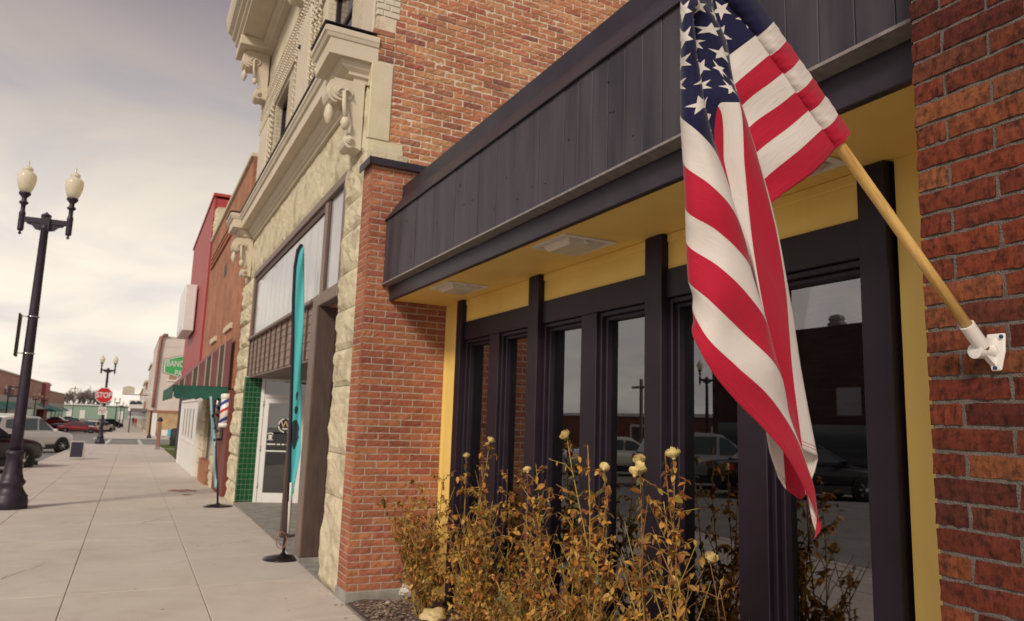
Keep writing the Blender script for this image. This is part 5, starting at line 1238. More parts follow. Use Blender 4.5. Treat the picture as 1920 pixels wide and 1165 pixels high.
# ================================================================== VEHICLES
def loft(stations, ring, mi=0):
    pass
def car(label, paint, loc, heading, kind='suv', group='cars parked along the street', L=4.6, W=1.85, H=1.66):
    """x forward, y left, z up; origin on the ground at the middle"""
    t = thing('parked_car', label, 'car', (0,0,0), group)
    hl = L/2; hw = W/2
    if kind == 'suv':   top = [(-1,.62,.40),(-.985,.95,.42),(-.95,1.02,.46),(-.5,1.05,.5),(.0,1.05,.5),(.34,1.04,.5),(.55,1.02,.49),(.80,.96,.47),(.93,.86,.43),(.985,.72,.38),(1,.55,.32)]; gh = [(-.93,1.0,.0),(-.80,1.58,.8),(-.55,1.655,1),(-.1,1.66,1),(.08,1.62,1),(.43,1.06,.0)]
    elif kind == 'sedan': top = [(-1,.60,.40),(-.985,.86,.43),(-.95,.93,.46),(-.6,.95,.5),(.0,.93,.5),(.34,.92,.5),(.55,.90,.49),(.80,.82,.47),(.93,.74,.43),(.985,.62,.38),(1,.50,.32)]; gh = [(-.72,.94,.0),(-.42,1.36,.9),(-.2,1.42,1),(.0,1.43,1),(.10,1.40,1),(.46,.93,.0)]
    else: top = [(-1,.55,.44),(-.99,1.02,.5),(-.6,1.05,.5),(-.1,1.06,.5),(.34,1.06,.5),(.55,1.05,.49),(.80,1.02,.48),(.95,.96,.45),(.99,.80,.42),(1,.6,.38)]; gh = [(-.22,1.05,.6),(-.18,1.70,.9),(-.05,1.80,1),(.10,1.80,1),(.17,1.76,1),(.42,1.07,.1)]
    k = H/max(z for _, z, _ in gh)
    # body: rings across the car
    b = MB(); rings = []
    for x, zt, w in top:
        zt *= k; ww = w*2*hw; zb = .24 if abs(x) < .93 else .30
        rings.append([(x*hl, s*ww*f, z) for s, lst in ((-1, ((.80,zb),(.97,zb+.12),(1.0,zb+(zt-zb)*.55),(.975,zt-.08),(.90,zt-.015))), (1, ((.90,zt-.015),(.975,zt-.08),(1.0,zb+(zt-zb)*.55),(.97,zb+.12),(.80,zb)))) for f, z in lst])
    vs = [p for r in rings for p in r]; n = len(rings[0]); fs = []
    for i in range(len(rings)-1):
        for j in range(n): fs.append((i*n+j, i*n+(j+1) % n, (i+1)*n+(j+1) % n, (i+1)*n+j))
    fs += [tuple(range(n))[::-1], tuple((len(rings)-1)*n+j for j in range(n))]
    b.add(vs, fs, 0, True); bo = obj('body', b, paint, t); mo = bo.modifiers.new('s', 'SUBSURF'); mo.levels = mo.render_levels = 1
    # greenhouse
    g = MB(); rr = []
    for x, z, f in gh:
        z *= k; w0 = hw*.90; w1 = hw*(.90-.16*((z/k-1.0)/.66 if kind != 'sedan' else (z/k-.93)/.5))
        rr.append([(x*hl,-w1,z-.03),(x*hl,-w1*.93,z),(x*hl,w1*.93,z),(x*hl,w1,z-.03)])
    # side glass polygons + roof skin
    base = []
    for x, z, f in gh: base.append((x*hl, -hw*.91, gh[0][1]*k-.03))
    body = MB()
    for i in range(len(rr)-1):
        a, c = rr[i], rr[i+1]; slope = gh[i+1][1]-gh[i][1]; glass = abs(slope) > .25
        body.add(a+c, [(0,1,5,4),(1,2,6,5),(2,3,7,6)], 1 if glass else 0, False)
    zbelt = min(gh[0][1], gh[-1][1])*k-.04
    for s in (0, 3):
        poly = [r[s] for r in rr]; sgn = -1 if s == 0 else 1
        low = [(p[0], sgn*hw*.905, zbelt) for p in poly]
        for i in range(len(poly)-1): body.add([poly[i], poly[i+1], low[i+1], low[i]], [(0,1,2,3)], 0)
    obj('cabin', body, [paint, MT['car_glass']], t)
    # side windows, inset panes
    ym = lambda z: hw*.905-(z-zbelt)*.20
    def pane(pts, nm='side_window'):
        for s in (-1, 1):
            q = MB(); q.add([(x, s*(ym(z)+.012), z) for x, z in pts], [tuple(range(len(pts)))]); obj(nm, q, MT['car_glass'], t, recalc=False)
    zt = gh[2][1]*k-.11; zl = zbelt+.07
    xr0, xr1 = gh[0][0]*hl, gh[-1][0]*hl
    if kind == 'suv': pane([(xr0+.42,zl+.12),(xr0+.50,zt-.06),(-.62*hl+.3,zt),(-.62*hl+.25,zl+.04)]); pane([(-.42*hl,zl),(-.40*hl,zt),(.0*hl,zt+.01),(-.02*hl,zl)]); pane([(.02*hl,zl),(.04*hl,zt),(.13*hl,zt-.04),(.36*hl,zl)])
    elif kind == 'sedan': pane([(-.50*hl,zl),(-.34*hl,zt),(-.05*hl,zt+.02),(-.06*hl,zl)]); pane([(-.03*hl,zl),(-.02*hl,zt),(.12*hl,zt-.03),(.36*hl,zl)])
    else: pane([(-.16*hl,zl),(-.14*hl,zt),(.12*hl,zt),(.34*hl,zl)])
    q = MB()
    for s in (-1, 1): q.obox((.36*hl, s*(hw+.06), zbelt+.08), (.12,.18,.12))
    obj('mirror', q, paint, t, .02)
    # trim, lights
    q = MB(); 
    for s in (-1, 1): q.box(-.62*hl, .60*hl, s*(hw*.975), s*(hw*.995), .22, .40)
    obj('sill_trim', q, MT['car_trim'], t)
    zf = top[-3][1]*k
    for s in (-1, 1):
        q = MB(); q.prism([(.975*hl,zf-.17),(.94*hl,zf-.07),(.80*hl,zf-.045),(.82*hl,zf-.15)], 'y', s*hw*.5, s*hw*.84); q.v = [(x, y*(1 if x > .9*hl else 1.0), z) for x, y, z in q.v]; obj('headlight', q, MT['lamp_clear'], t, .01)
        q = MB(); q.box(-.99*hl, -.90*hl, s*hw*.60, s*hw*.94, top[1][1]*k-.16, top[1][1]*k-.02); obj('tail_light', q, MT['lamp_red'], t, .01)
    q = MB(); q.box(.97*hl, 1.0*hl, -hw*.5, hw*.5, .45, zf-.12); obj('grille', q, MT['car_trim'], t, .01)
    R0 = .345 if kind != 'sedan' else .325
    for fx in (-.60, .60):
        for s in (-1, 1):
            yc = s*(hw-.09)
            q = MB(); q.lathe([(R0*.62,-.115),(R0*.93,-.115),(R0,-.085),(R0,.085),(R0*.93,.115),(R0*.62,.115)], (fx*hl, yc, R0), 24, axis='y'); wh = obj('wheel', q, MT['rubber'], t)
            q = MB(); q.lathe([(R0*.64,.0),(R0*.64,.11*s),(R0*.58,.112*s)], (fx*hl, yc, R0), 24, axis='y'); q.lathe([(R0*.60,.0),(R0*.60,.06*s)], (fx*hl, yc, R0), 24, mi=1, axis='y')
            for a in range(8):
                th = a*math.pi/4; q.obox((fx*hl+math.cos(th)*R0*.36, yc+s*.10, R0+math.sin(th)*R0*.36), (R0*.52,.03,.035), mi=0, ry=-th)
            q.lathe([(.05,.05*s),(.05,.118*s)], (fx*hl, yc, R0), 10, axis='y')
            obj('rim', q, [MT['rim'], MT['car_trim']], wh)
            q = MB(); q.lathe([(R0*1.0,-.07),(R0*1.13,-.07),(R0*1.13,.07),(R0*1.0,.07)], (fx*hl, s*(hw-.062), R0+.01), 24, axis='y'); obj('wheel_arch', q, MT['car_trim'], t)
    q = MB(); q.box(-.9*hl, .9*hl, -hw*.8, hw*.8, .18, .30); obj('underbody', q, MT['car_trim'], t)
    t.location = loc; t.rotation_euler = (0,0,heading); return t
def at_wheel(px, py, heading, L, W):  # where the car's middle lies when its front right wheel stands on a surveyed spot
    d = ray(px, py); s = 1.0
    while True:
        p = CAM+s*d
        if p[2] <= gz(p[1])-.13 or s > 500: break
        s *= 1.001
    fx, fy = .60*L/2, -(W/2-.09); c, sn = math.cos(heading), math.sin(heading)
    return (p[0]-(fx*c-fy*sn), p[1]-(fx*sn+fy*c), p[2])
h = R(50)
car('black SUV nosed up to the kerb behind the near lamp post', MT['car_black'], at_wheel(36, 886, h, 4.7, 1.9), h, 'suv', L=4.7, W=1.9, H=1.68)
car('white SUV parked at an angle, beyond the black one', MT['car_white'], at_wheel(112, 849, h, 4.55, 1.85), h, 'suv', L=4.55, W=1.85, H=1.70)
car('dark red sedan standing side-on left of the stop sign', MT['car_red'], at_wheel(170, 813, 0.05, 4.6, 1.8), .05, 'sedan', L=4.6, W=1.8, H=1.42)
car('black pickup behind the dark red sedan', MT['car_black'], (-7.2, 122, gz(122)-.13), .1, 'pickup', L=5.4, W=1.9, H=1.9)
car('white car nosed in just right of the stop sign post', MT['car_white'], at_wheel(206, 812, R(60), 4.5, 1.85), R(60), 'suv', L=4.5, W=1.85, H=1.6)
car('white car parked second beyond the stop sign', MT['car_white'], (-3.6, 125, gz(125)-.13), R(60), 'sedan', L=4.5, W=1.8, H=1.45)
car('dark blue car far down the row of parked cars', MT['car_black'], (-3.2, 150, gz(150)-.13), R(50), 'suv', L=4.5, W=1.85, H=1.6)
car('bright red car parked across the road', MT['car_red'], (-12.3, 158, gz(158)-.13), R(170), 'sedan', L=4.6, W=1.8, H=1.6)
car('white van at the left edge beyond the white SUV', MT['car_white'], (-9.4, 70, gz(70)-.13), R(180), 'suv', L=5.0, W=1.95, H=1.95)
car('white car parked across the road beyond the bright red one', MT['car_white'], (-11.8, 182, gz(182)-.13), R(170), 'sedan', L=4.6, W=1.8, H=1.5)
car('silver SUV across the road, mirrored in the window', MT['car_silver'], (-10.6, 17.6, gz(17.6)-.13), R(205), 'suv', L=4.5, W=1.85, H=1.65)
car('black car across the road, mirrored beside the silver one', MT['car_black'], (-10.6, 14.2, gz(14.2)-.13), R(205), 'sedan', L=4.5, W=1.8, H=1.45)
car('white sedan across the road, mirrored in the second window', MT['car_white'], (-11.6, 23.5, gz(23.5)-.13), R(205), 'sedan', L=4.5, W=1.8, H=1.45)

# ================================================================== STREET FURNITURE
ab = thing('sandwich_board', 'black chalkboard sandwich sign with a white frame on the pavement', 'sign', (-1.65, 31.7, gz(31.7)))
za, zt_ = gz(31.7), atY(143, 827, 31.7)[2]; xa, xb = atY(128.5, 861, 31.7)[0], atY(156, 861, 31.7)[0]
for nm, dy0, dy1, ry in (('front_board', 0, .18, 0), ('back_board', .40, .22, 0)):
    q = MB(); y0, y1 = 31.5+dy0, 31.5+dy1
    def pl(x, z, o): a = (z-za)/(zt_-za); return (x, y0+(y1-y0)*a+o, z)
    def pbox(mb, x0, x1, z0, z1, o0, o1):
        mb.add([pl(x, z, o) for z in (z0, z1) for x, o in ((x0,o0),(x1,o0),(x1,o1),(x0,o1))], [(0,3,2,1),(4,5,6,7),(0,1,5,4),(1,2,6,5),(2,3,7,6),(3,0,4,7)])
    for r in ((xa,xa+.035,za+.03,zt_),(xb-.035,xb,za+.03,zt_),(xa+.035,xb-.035,zt_-.04,zt_),(xa+.035,xb-.035,za+.03,za+.08)): pbox(q, *r, -.015, .015)
    bo = obj(nm, q, mat('board_frame', (.42,.38,.33), None, .6), ab)
    q = MB(); pbox(q, xa+.036, xb-.036, za+.081, zt_-.041, -.008, .008); obj('chalkboard', q, mat('chalkboard', (.015,.014,.03), (.022,.02,.04), .6, 8), bo)
q = MB()
d = ray(294, 843); pw_ = None
wp = thing('wooden_post', 'brown wooden post with a dark cap at the corner of the grass', 'post', (1.40, 43.6, gz(43.6)))
pts = [atY(294, 843, 43.6), atY(302, 790, 43.6)]; zt2 = pts[1][2]
q = MB(); q.box(1.31, 1.49, 43.5, 43.7, gz(43.6), zt2); obj('shaft', q, mat('post_wood', (.26,.12,.08), (.32,.16,.11), .8, 6, .3, 30, stretch=(3,3,.3)), wp, .02)
q = MB(); q.box(1.27, 1.53, 43.46, 43.74, gz(43.6)-.01, gz(43.6)+.14); obj('foot', q, MT['footing'], wp, .01)
q = MB(); q.lathe([(.13,0),(.15,.06),(.10,.16),(.03,.22)], (1.40,43.6,zt2), 10); obj('cap', q, MT['lamp_metal'], wp)
dpst = thing('dark_post', 'slim black post standing before the cream building', 'post', (1.62, 74.5, gz(74.5)))
zt3 = atY(284, 770, 74.5)[2]
q = MB(); q.lathe([(.20,0),(.18,.2),(.11,.35),(.09,.5)], (1.62,74.5,gz(74.5)), 12); obj('base', q, MT['lamp_metal'], dpst)
q = MB(); q.lathe([(.085,.5),(.075,zt3-gz(74.5)-.1),(.1,zt3-gz(74.5)-.08),(.04,zt3-gz(74.5))], (1.62,74.5,gz(74.5)), 12); obj('shaft', q, MT['lamp_metal'], dpst)
mb = MB(); mb.add([(1.72,33.7,gz(33.7)+.01),(12,33.7,gz(33.7)+.01),(12,52.5,gz(52.5)+.01),(1.72,52.5,gz(52.5)+.01)], [(0,1,2,3)]); o = obj('lawn', mb, MT['grass'], recalc=False); o['kind'] = 'structure'
gr = MB(); rg = random.Random(5)
for i in range(5000):
    X, Y = rg.uniform(1.74, 3.6), rg.uniform(34, 52.4); z = gz(Y)+.01; a = rg.random()*6.3; hgt = rg.uniform(.03,.07)
    gr.add([(X-.012*math.cos(a),Y-.012*math.sin(a),z),(X+.012*math.cos(a),Y+.012*math.sin(a),z),(X+rg.uniform(-.02,.02),Y+rg.uniform(-.02,.02),z+hgt)], [(0,1,2)])
o = obj('grass', gr, MT['grass'], kind='stuff', recalc=False); o['label'] = 'short green grass of the small park'; o['category'] = 'grass'
mb = MB(); mb.add([(1.72,43.2,gz(43.2)+.02),(9,43.2,gz(43.2)+.02),(9,45.3,gz(45.3)+.02),(1.72,45.3,gz(45.3)+.02)], [(0,1,2,3)]); o = obj('park_path', mb, MT['concrete'], recalc=False); o['kind'] = 'structure'
pt_ = thing('picnic_table', 'dark metal picnic table with benches in the small park', 'table', (2.9, 54, gz(52)))
Zp = gz(52.4)
q = MB(); q.box(2.35, 3.6, 51.0, 51.8, Zp+.70, Zp+.75); obj('table_top', q, MT['car_trim'], pt_)
for yy in (50.4, 52.1):
    q = MB(); q.box(2.25, 3.6, yy, yy+.3, Zp+.43, Zp+.47); obj('bench', q, MT['car_trim'], pt_)
for xx in (2.55, 3.4):
    q = MB(); q.tube([(xx,50.5,Zp+.43),(xx,50.9,Zp),(xx,51.3,Zp+.4),(xx,51.3,Zp+.70)], .04, 6); obj('leg', q, MT['car_trim'], pt_)
    q = MB(); q.tube([(xx,52.3,Zp+.43),(xx,51.8,Zp),(xx,51.5,Zp+.4)], .04, 6); obj('leg', q, MT['car_trim'], pt_)
tb = thing('trash_bin', 'black trash bin beside the picnic table', 'bin', (3.0, 49.5, gz(49.5)))
zb_ = gz(49.5); xb_ = atY(331, 800, 49.5)[0]
q = MB(); q.lathe([(.26,0),(.30,.05),(.30,.9),(.28,.93)], (xb_,49.5,zb_), 16); obj('drum', q, MT['car_trim'], tb)
q = MB(); q.lathe([(.31,.93),(.31,.98),(.2,1.08),(.05,1.1)], (xb_,49.5,zb_), 16); obj('lid', q, MT['lamp_metal'], tb)
is_ = thing('info_sign', 'low white and turquoise sign board in front of the cream building', 'sign', (4.0, 80, gz(80)))
a_, b_ = atY(303, 806, 80), atY(327, 818, 80)
q = MB(); q.box(a_[0], a_[0]+(b_[0]-a_[0])*.45, 80, 80.05, b_[2], a_[2]); obj('white_half', q, MT['white'], is_)
q = MB(); q.box(a_[0]+(b_[0]-a_[0])*.45+.004, b_[0], 79.98, 80.05, b_[2]+.02, a_[2]+.03); obj('turquoise_half', q, mat('turquoise', (.10,.42,.48), None, .5), is_)
for xx in (a_[0]+.2, b_[0]-.2):
    q = MB(); q.box(xx-.04, xx+.04, 80.06, 80.12, gz(80)-.1, a_[2]-.05); obj('leg', q, MT['lamp_metal'], is_)
# people far down the pavement: one skinned body each
def person(label, X, Y, cloth, hgt=1.7, stride=.18):
    t = thing('person', label, 'person', (X, Y, gz(Y)), 'people walking far down the pavement')
    k = hgt/1.7
    V = [(0,0,.95,.15),(0,0,1.18,.15),(0,0,1.40,.17),(0,0,1.50,.06),(0,-.01,1.60,.10),(-.10,0,.90,.10),(-.10,-stride*.6,.50,.07),(-.10,-stride,.06,.05),(.10,0,.90,.10),(.10,stride*.5,.50,.07),(.10,stride,.06,.05),(-.20,0,1.40,.06),(-.25,.05,1.12,.045),(-.24,-.08,.88,.04),(.20,0,1.40,.06),(.25,-.05,1.12,.045),(.24,.08,.88,.04),(-.10,-stride-.12,.04,.04),(.10,stride-.12,.04,.04)]
    E_ = [(0,1),(1,2),(2,3),(3,4),(0,5),(5,6),(6,7),(0,8),(8,9),(9,10),(2,11),(11,12),(12,13),(2,14),(14,15),(15,16),(7,17),(10,18)]
    me = bpy.data.meshes.new('body'); me.from_pydata([(X+x*k, Y+y*k, gz(Y)+z*k) for x, y, z, r in V], E_, [])
    o = bpy.data.objects.new('body', me); COL.objects.link(o); WL[o.name] = Vector((0,0,0)); adopt(o, t); me.materials.append(cloth)
    sk_ = o.modifiers.new('skin', 'SKIN')
    if not me.skin_vertices: me.attributes.new('x', 'FLOAT', 'POINT')
    try:
        lay_ = me.skin_vertices[0].data
    except Exception:
        bm = bmesh.new(); bm.from_mesh(me); bm.verts.layers.skin.new(); bm.to_mesh(me); bm.free(); lay_ = me.skin_vertices[0].data
    for i, v in enumerate(V): lay_[i].radius = (v[3]*k, v[3]*k*.8); lay_[i].use_root = (i == 0)
    o.modifiers.new('s', 'SUBSURF').render_levels = 1
    q = MB(); q.lathe([(.02,.115),(.085,.08),(.10,.0),(.085,-.07),(.03,-.10)], (X, Y+.015, gz(Y)+1.61*k), 10); obj('hair', q, MT['car_trim'], t)
    return t
person('far figure in a red coat on the pavement', .85, 150, mat('red_coat', (.42,.03,.04), None, .8), 1.75)
person('far figure in dark clothes on the pavement', .45, 165, mat('dark_coat', (.03,.025,.035), None, .8), 1.75)

# ================================================================== FAR BUILDINGS, RIGHT SIDE
def facade_windows(parent, X, ys, zs, w, h, mt=None, proj=.03):
    for y in ys:
        for z in zs:
            q = MB(); q.box(X-proj, X-.002, y, y+w, z, z+h); wf = obj('window', q, MT['white'], parent)
            q = MB(); q.box(X-proj-.012, X-proj-.002, y+.08, y+w-.08, z+.08, z+h-.08); obj('pane', q, MT['car_glass'], wf)
cb = thing('cream_building', 'two storey cream building with brown downspout and tan brick lower wall', 'building', (6, 92, gz(92)))
Yc = 86.7; xc0 = atY(287, 760, Yc)[0]; xk0 = atY(277.5, 760, 130)[0]
ztop = atY(300, 632, Yc)[2]; zmid = atY(300, 774, Yc)[2]; zl = gz(Yc)
CRM = mat('pale_plaster', (.56,.48,.43), (.62,.545,.49), .8, 1, .1, 20); TAN = brick_tex('tan_brick', (.46,.32,.17), (.50,.36,.20), (.42,.31,.19), course=.09)
q = MB(); q.box(xc0, 16, Yc, 112, zmid+.25, ztop); obj('upper_wall', q, CRM, cb)
q = MB(); q.box(xc0+.01, 16, Yc+.01, 112, zl-.4, zmid); obj('lower_wall', q, TAN, cb)
q = MB(); q.box(xc0-.06, 16, Yc-.06, 112, zmid+.001, zmid+.249); obj('belt_course', q, mat('belt', (.30,.15,.10), None, .8), cb)
q = MB(); q.box(xc0-.05, 16.1, Yc-.05, 112, ztop+.002, ztop+.12); obj('parapet', q, CRM, cb)
for z in (ztop-1.0, ztop-2.2, ztop-3.6):
    q = MB(); q.box(xc0+.4, 15, Yc-.03, Yc-.002, z, z+.05); obj('groove_band', q, CRM, cb)
q = MB(); x_ = xc0+.05; q.tube([(x_+.7,Yc-.12,ztop+.22),(x_+.35,Yc-.14,ztop+.24),(x_+.08,Yc-.14,ztop-.1),(x_,Yc-.14,ztop-1.5),(x_-.06,Yc-.14,zmid+2.4),(x_-.06,Yc-.14,zmid+.5)], .17, 10); obj('downspout', q, mat('rust_pipe', (.24,.11,.08), (.30,.15,.11), .6, 3), cb)
q = MB(); q.box(xc0-.02, xc0+.5, Yc-.04, Yc-.003, zl-.3, zmid-.05); obj('white_pilaster', q, MT['white'], cb)
a_, b_ = atY(318, 702, Yc), atY(330, 713, Yc)
q = MB(); q.box(a_[0], b_[0], Yc-.04, Yc-.003, b_[2], a_[2]); wf = obj('window', q, mat('tan_shade', (.34,.21,.14), None, .8), cb)
q = MB(); q.box(a_[0]-.25, b_[0]+.12, Yc-.10, Yc-.041, b_[2]-.14, b_[2]-.002); obj('sill', q, MT['white'], wf)
q = MB(); q.box(xc0+.45, xc0+3, Yc-.03, Yc-.003, zl-.2, zl+.35); obj('base_band', q, mat('base_brown', (.22,.12,.08), None, .8), cb)
facade_windows(cb, xc0, (90, 95, 100, 105), (zmid+1.6,), 1.4, 2.4)
row = [(112.2, 130, 9.2, CRM, 'pale shop building with a dark flat canopy beyond the cream one'), (130.2, 152, 7.6, MT['brick_far'], 'narrow orange brick building far down the right side'), (152.2, 185, 8.4, CRM, 'faint pale building, third beyond the cream one'), (185.2, 260, 7.8, TAN, 'farthest tan building at the end of the right side')]
for y0, y1, hgt, mt_, lab in row:
    t = thing('far_building', lab, 'building', (6, y0, gz(y0)), 'far buildings on the right side'); z0 = gz(y0)
    q = MB(); q.box(1.9, 14, y0, y1, z0-.8, z0+hgt); obj('wall', q, mt_, t)
    q = MB(); q.box(1.7, 14, y0, y1, z0+hgt+.002, z0+hgt+.3); obj('cornice', q, MT['stone_smooth'], t)
    q = MB(); q.box(-.2, 1.89, y0+1, y1-1, z0+2.9, z0+3.25); obj('canopy', q, mat('canopy_far', (.16,.13,.13), None, .7), t)
    q = MB(); q.box(1.86, 1.899, y0+1, y1-1, z0+.3, z0+2.7); obj('shop_window', q, MT['car_glass'], t)
    facade_windows(t, 1.9, [y0+2+k*4 for k in range(int((y1-y0-3)//4))], (z0+4.6,), 1.4, 2.0)
    for k in range(3):
        q = MB(); yy = y0+1.2+k*(y1-y0-2.4)/2; q.tube([(-.1,yy,z0-.6),(-.1,yy,z0+2.9)], .07, 6); obj('canopy_post', q, MT['lamp_metal'], t)
hs = thing('hanging_sign', 'pale arched sign hanging over the far pavement', 'sign', (.3, 118, 4))
p0_, p1_ = atY(231, 724, 118), atY(252, 739, 118); zc = p1_[2]
arch = [(p0_[0],zc),(p1_[0],zc),(p1_[0],p0_[2]-.2)]+[(p1_[0]+(p0_[0]-p1_[0])*k/8, p0_[2]-.2+.25*math.sin(math.pi*k/8)) for k in range(1,8)]+[(p0_[0],p0_[2]-.2)]
q = MB(); q.prism(arch, 'y', 118, 118.2); obj('panel', q, mat('sign_pale', (.50,.47,.36), (.58,.55,.44), .6, 3), hs)
q = MB(); q.tube([(p0_[0]-.05,118.1,zc-.08),(2.0,118.1,zc-.12)], .06, 6); obj('arm', q, MT['lamp_metal'], hs)
ds = thing('round_signs', 'pair of dark half-round signs on a white board over the far canopy', 'sign', (1, 114, 3.5))
for xx in (249.5, 260.5):
    c_ = atY(xx, 755, 114); rr = .42
    q = MB(); q.prism([(c_[0]+rr*math.cos(R(a)), c_[2]-.22+rr*1.05*math.sin(R(a))) for a in range(0, 181, 20)], 'y', 113.9, 113.95); obj('disc', q, mat('navy_disc', (.03,.03,.06), None, .5), ds)
c_ = atY(243, 750, 114); c2_ = atY(267, 767, 114); q = MB(); q.box(c_[0], c2_[0], 113.96, 114.1, c2_[2], c_[2]); obj('board', q, MT['white'], ds)
# ================================================================== FAR BUILDINGS, LEFT SIDE
lb = [(-15, 88, 175, 6.9, brick_tex('pink_brick', (.56,.29,.23), (.60,.32,.25), (.42,.25,.2), course=.1), 'long pink brick row of shops with a teal awning across the road'),  # pink brick colour lightened to stand in for haze over the distance
      (-15.2, 175.3, 215, 6.3, brick_tex('rust_brick', (.50,.30,.20), (.53,.33,.22), (.4,.27,.2), course=.1), 'rust brown brick building next to the pink row')]
for X, y0, y1, hgt, mt_, lab in lb:
    t = thing('far_shop_row', lab, 'building', (X-4, y0, gz(y0)), 'far buildings across the road'); z0 = gz(y0)
    q = MB(); q.box(X-10, X, y0, y1, z0-.5, z0+hgt); obj('wall', q, mt_, t)
    q = MB(); q.box(X-10, X+.2, y0, y1, z0+hgt+.002, z0+hgt+.2); obj('coping', q, MT['stone_smooth'], t)
    q = MB(); q.box(X+.002, X+.08, y0+.5, y1-.5, z0+2.9, z0+4.0); obj('sign_band', q, mat('band_white', (.52,.50,.44), None, .7), t)
    q = MB(); q.box(X+.002, X+.06, y0+.5, y1-.5, z0+.4, z0+2.2); obj('shop_window', q, MT['car_glass'], t)
    n_ = 4
    for k in range(n_):
        a0 = y0+1+k*(y1-y0-2)/n_; a1 = a0+(y1-y0-2)/n_-1.2
        q = MB(); q.add([(X+.09,a0,z0+3.2),(X+1.8,a0,z0+2.3),(X+1.8,a1,z0+2.3),(X+.09,a1,z0+3.2),(X+.09,a0,z0+2.3),(X+.09,a1,z0+2.3)], [(0,1,2,3),(0,4,1),(3,2,5)])
        obj('awning', q, mat('far_awning', *[((.05,.24,.21),), ((.46,.42,.33),)][(k % 3 == 2)]), t, recalc=False)
        q = MB(); q.box(X+.06, X+.12, a1+.3, a1+.7, z0, z0+2.6); obj('pillar', q, MT['stone_smooth'], t)
q = MB(); q.box(-15.1, -14.4, 160, 168, gz(168), gz(168)+7.7); tag(obj('red_pylon', q, mat('pylon', (.40,.12,.12), None, .7), None, .02), 'red pylon rising between the pink and the rust brown building', 'pylon')
gb = thing('green_building', 'long low pale green metal building closing the view', 'building', (-14, 262, gz(262)))
z0 = gz(262); GM_ = mat('green_metal', (.24,.34,.27), (.28,.38,.31), .6, .5, stretch=(6,1,.2))
q = MB(); q.box(-32, -1.0, 262, 275, z0-.5, z0+4.0); obj('wall', q, GM_, gb)
q = MB(); q.box(-32.3, -.8, 261.6, 275, z0+4.01, z0+4.3); obj('fascia', q, MT['white'], gb)
for x in (-24, -17.5, -14.0, -8, -3.5):
    q = MB(); q.box(x, x+1.4, 261.9, 261.998, z0, z0+2.5); obj('door', q, MT['white'], gb)
# bare trees behind
BARK = mat('bark', (.16,.12,.11), (.22,.17,.15), .9, 5)
def bare_tree(X, Y, hgt, seed, label):
    rn = random.Random(seed); t = thing('bare_tree', label, 'tree', (X, Y, gz(Y)), 'bare trees on the skyline'); z0 = gz(Y)
    trunk = MB(); crown = MB()
    trunk.tube([(X,Y,z0-.3),(X+rn.uniform(-.3,.3),Y,z0+hgt*.3)], [.35,.25], 7); obj('trunk', trunk, BARK, t)
    def br(p, d, L, r, lev):
        e = p+d*L; crown.tube([p, p.lerp(e,.5)+Vector((rn.uniform(-.08,.08)*L,0,rn.uniform(-.05,.08)*L)), e], [r, r*.75, r*.5], 4, cap=False)
        if lev == 0: return
        for _ in range(4 if lev > 1 else 5):
            v = (d+Vector((rn.uniform(-.9,.9), rn.uniform(-.9,.9), rn.uniform(-.15,.7)))).normalized(); br(p.lerp(e, rn.uniform(.35,1)), v, L*rn.uniform(.5,.75), r*.55, lev-1)
    for _ in range(5): br(Vector((X,Y,z0+hgt*rn.uniform(.2,.3))), Vector((rn.uniform(-.6,.6),rn.uniform(-.4,.4),1)).normalized(), hgt*.34, .16, 4)
    obj('crown', crown, BARK, t, recalc=False)
for i, (px, hgt) in enumerate(((132,9.5),(147,10.5),(160,9.8),(176,10.5),(190,8.5),(118,8.2))):
    d = ray(px, 760); Y = 285+i*3; bare_tree(d[0]/d[1]*Y, Y, hgt, i+3, ['bare tree left of centre over the green roof', 'tallest bare tree over the green roof', 'bare tree between the taller ones over the green roof', 'bare tree just left of the stop sign', 'bare tree right behind the stop sign', 'small bare tree above the rust brown building'][i])
q = MB(); t = thing('far_pole', 'thin utility pole in front of the green building', 'pole', (-19, 250, gz(250)))
d = ray(136, 770); X = d[0]/d[1]*250; q.tube([(X,250,gz(250)),(X,250,gz(250)+9.4)], .13, 6); obj('shaft', q, BARK, t); q = MB(); q.box(X-.9, X+.9, 249.9, 250.1, gz(250)+8.6, gz(250)+8.8); obj('cross_arm', q, BARK, t)
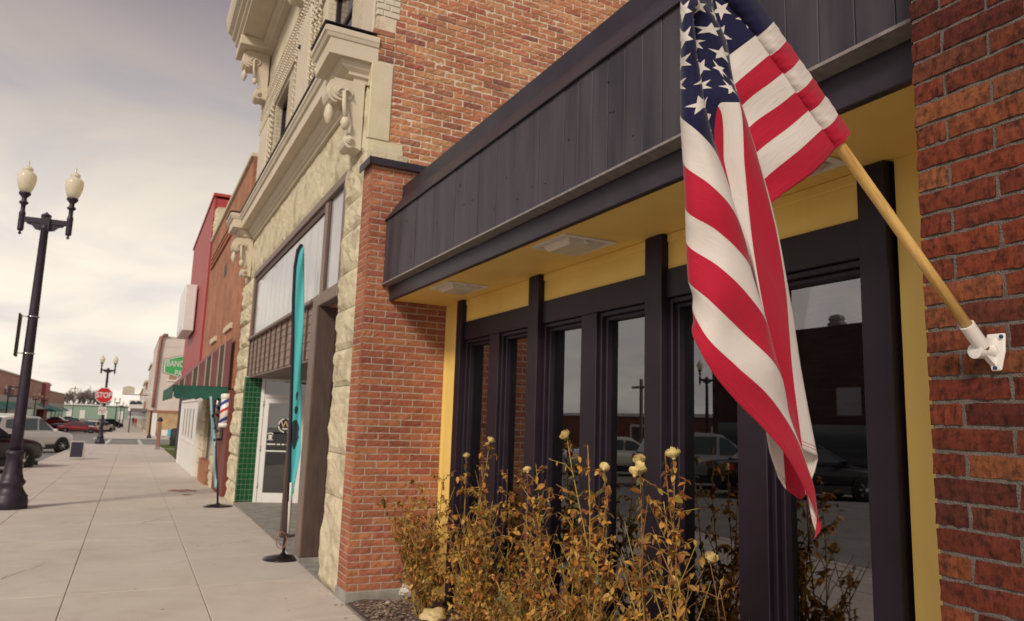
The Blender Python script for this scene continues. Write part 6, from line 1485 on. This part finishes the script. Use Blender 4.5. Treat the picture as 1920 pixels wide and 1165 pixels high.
# ================================================================== ACROSS THE ROAD (seen in the window glass)
db = thing('dark_brick_building', 'dark brick building across the road with stone finials, mirrored in the right window', 'building', (-26, 20, 0))
DB = brick_tex('dark_brick', (.075,.035,.028), (.09,.04,.03), (.09,.07,.06))
q = MB(); q.box(-34, -22, 8, 30, -.3, 6.25); obj('wall', q, DB, db)
for yy in (9, 13.5, 18, 22.5, 27):
    q = MB(); q.lathe([(.38,0),(.42,.15),(.30,.22),(.36,.36),(.28,.5),(.05,.56)], (-22.5,yy,6.26), 6, smooth=False); obj('finial', q, MT['footing'], db)
for yy in (10, 13, 17.6, 19.3, 21.0, 25):
    q = MB(); q.box(-22.0, -21.95, yy, yy+1.2, 2.3, 3.5); obj('window', q, mat('lit_blind', (.35,.34,.33), None, .6), db)
q = MB(); q.box(-22.0, -21.9, 8.5, 29.5, .2, 1.9); obj('shop_window', q, MT['car_glass'], db)
lo = thing('low_brick_building', 'low brick building with a pale roof edge across the road, mirrored in the windows', 'building', (-34, 48, 0))
q = MB(); q.box(-45, -33, 33, 78, -1, 2.35); obj('wall', q, brick_tex('low_brick', (.20,.075,.045), (.24,.09,.05), (.2,.13,.1)), lo)
q = MB(); q.box(-45, -32.6, 32.8, 78, 2.36, 2.62); obj('roof_edge', q, MT['white'], lo)
for yy in (40, 50, 56, 64):
    q = MB(); q.box(-33.0, -32.93, yy, yy+2.2, -.6, 1.7); fr_ = obj('door_frame', q, MT['white'], lo)
    q = MB(); q.box(-32.92, -32.9, yy+.25, yy+1.95, -.6, 1.5); obj('door', q, MT['car_glass'], fr_)
up = thing('utility_pole', 'wooden utility pole with cross arm across the road, mirrored in the second window', 'pole', (-27, 42.5, 0))
q = MB(); q.tube([(-27,42.8,-.5),(-27,42.8,4.9)], .13, 8); obj('shaft', q, BARK, up)
q = MB(); q.box(-27.1, -26.9, 41.8, 43.8, 4.25, 4.4); obj('cross_arm', q, BARK, up)
o = strip('opposite_sidewalk', -33, -24, -60, 420, MT['concrete'], .0)

# faded red survey paint on the pavement
rn = random.Random(4)
for k, (px, py, rx, ry) in enumerate(((343,915,.30,.18),(350,924,.10,.08),(362,916,.12,.07))):
    d = ray(px, py); pp_ = CAM+d*((-.02-1.57)/d[2]); q = MB(); n_ = 18; c_ = (pp_[0], pp_[1])
    vs = [(c_[0]+rx*math.cos(6.283*i/n_)*rn.uniform(.35,1.1), c_[1]+ry*2.5*math.sin(6.283*i/n_)*rn.uniform(.35,1.1)) for i in range(n_)]
    q.add([(x, y, gz(y)+.0065) for x, y in vs], [tuple(range(n_))]); obj('paint_mark', q, mat('faded_red', (.30,.10,.09), (.42,.30,.25), .9, 22, ramp=(.45,.6)), walk, recalc=False)
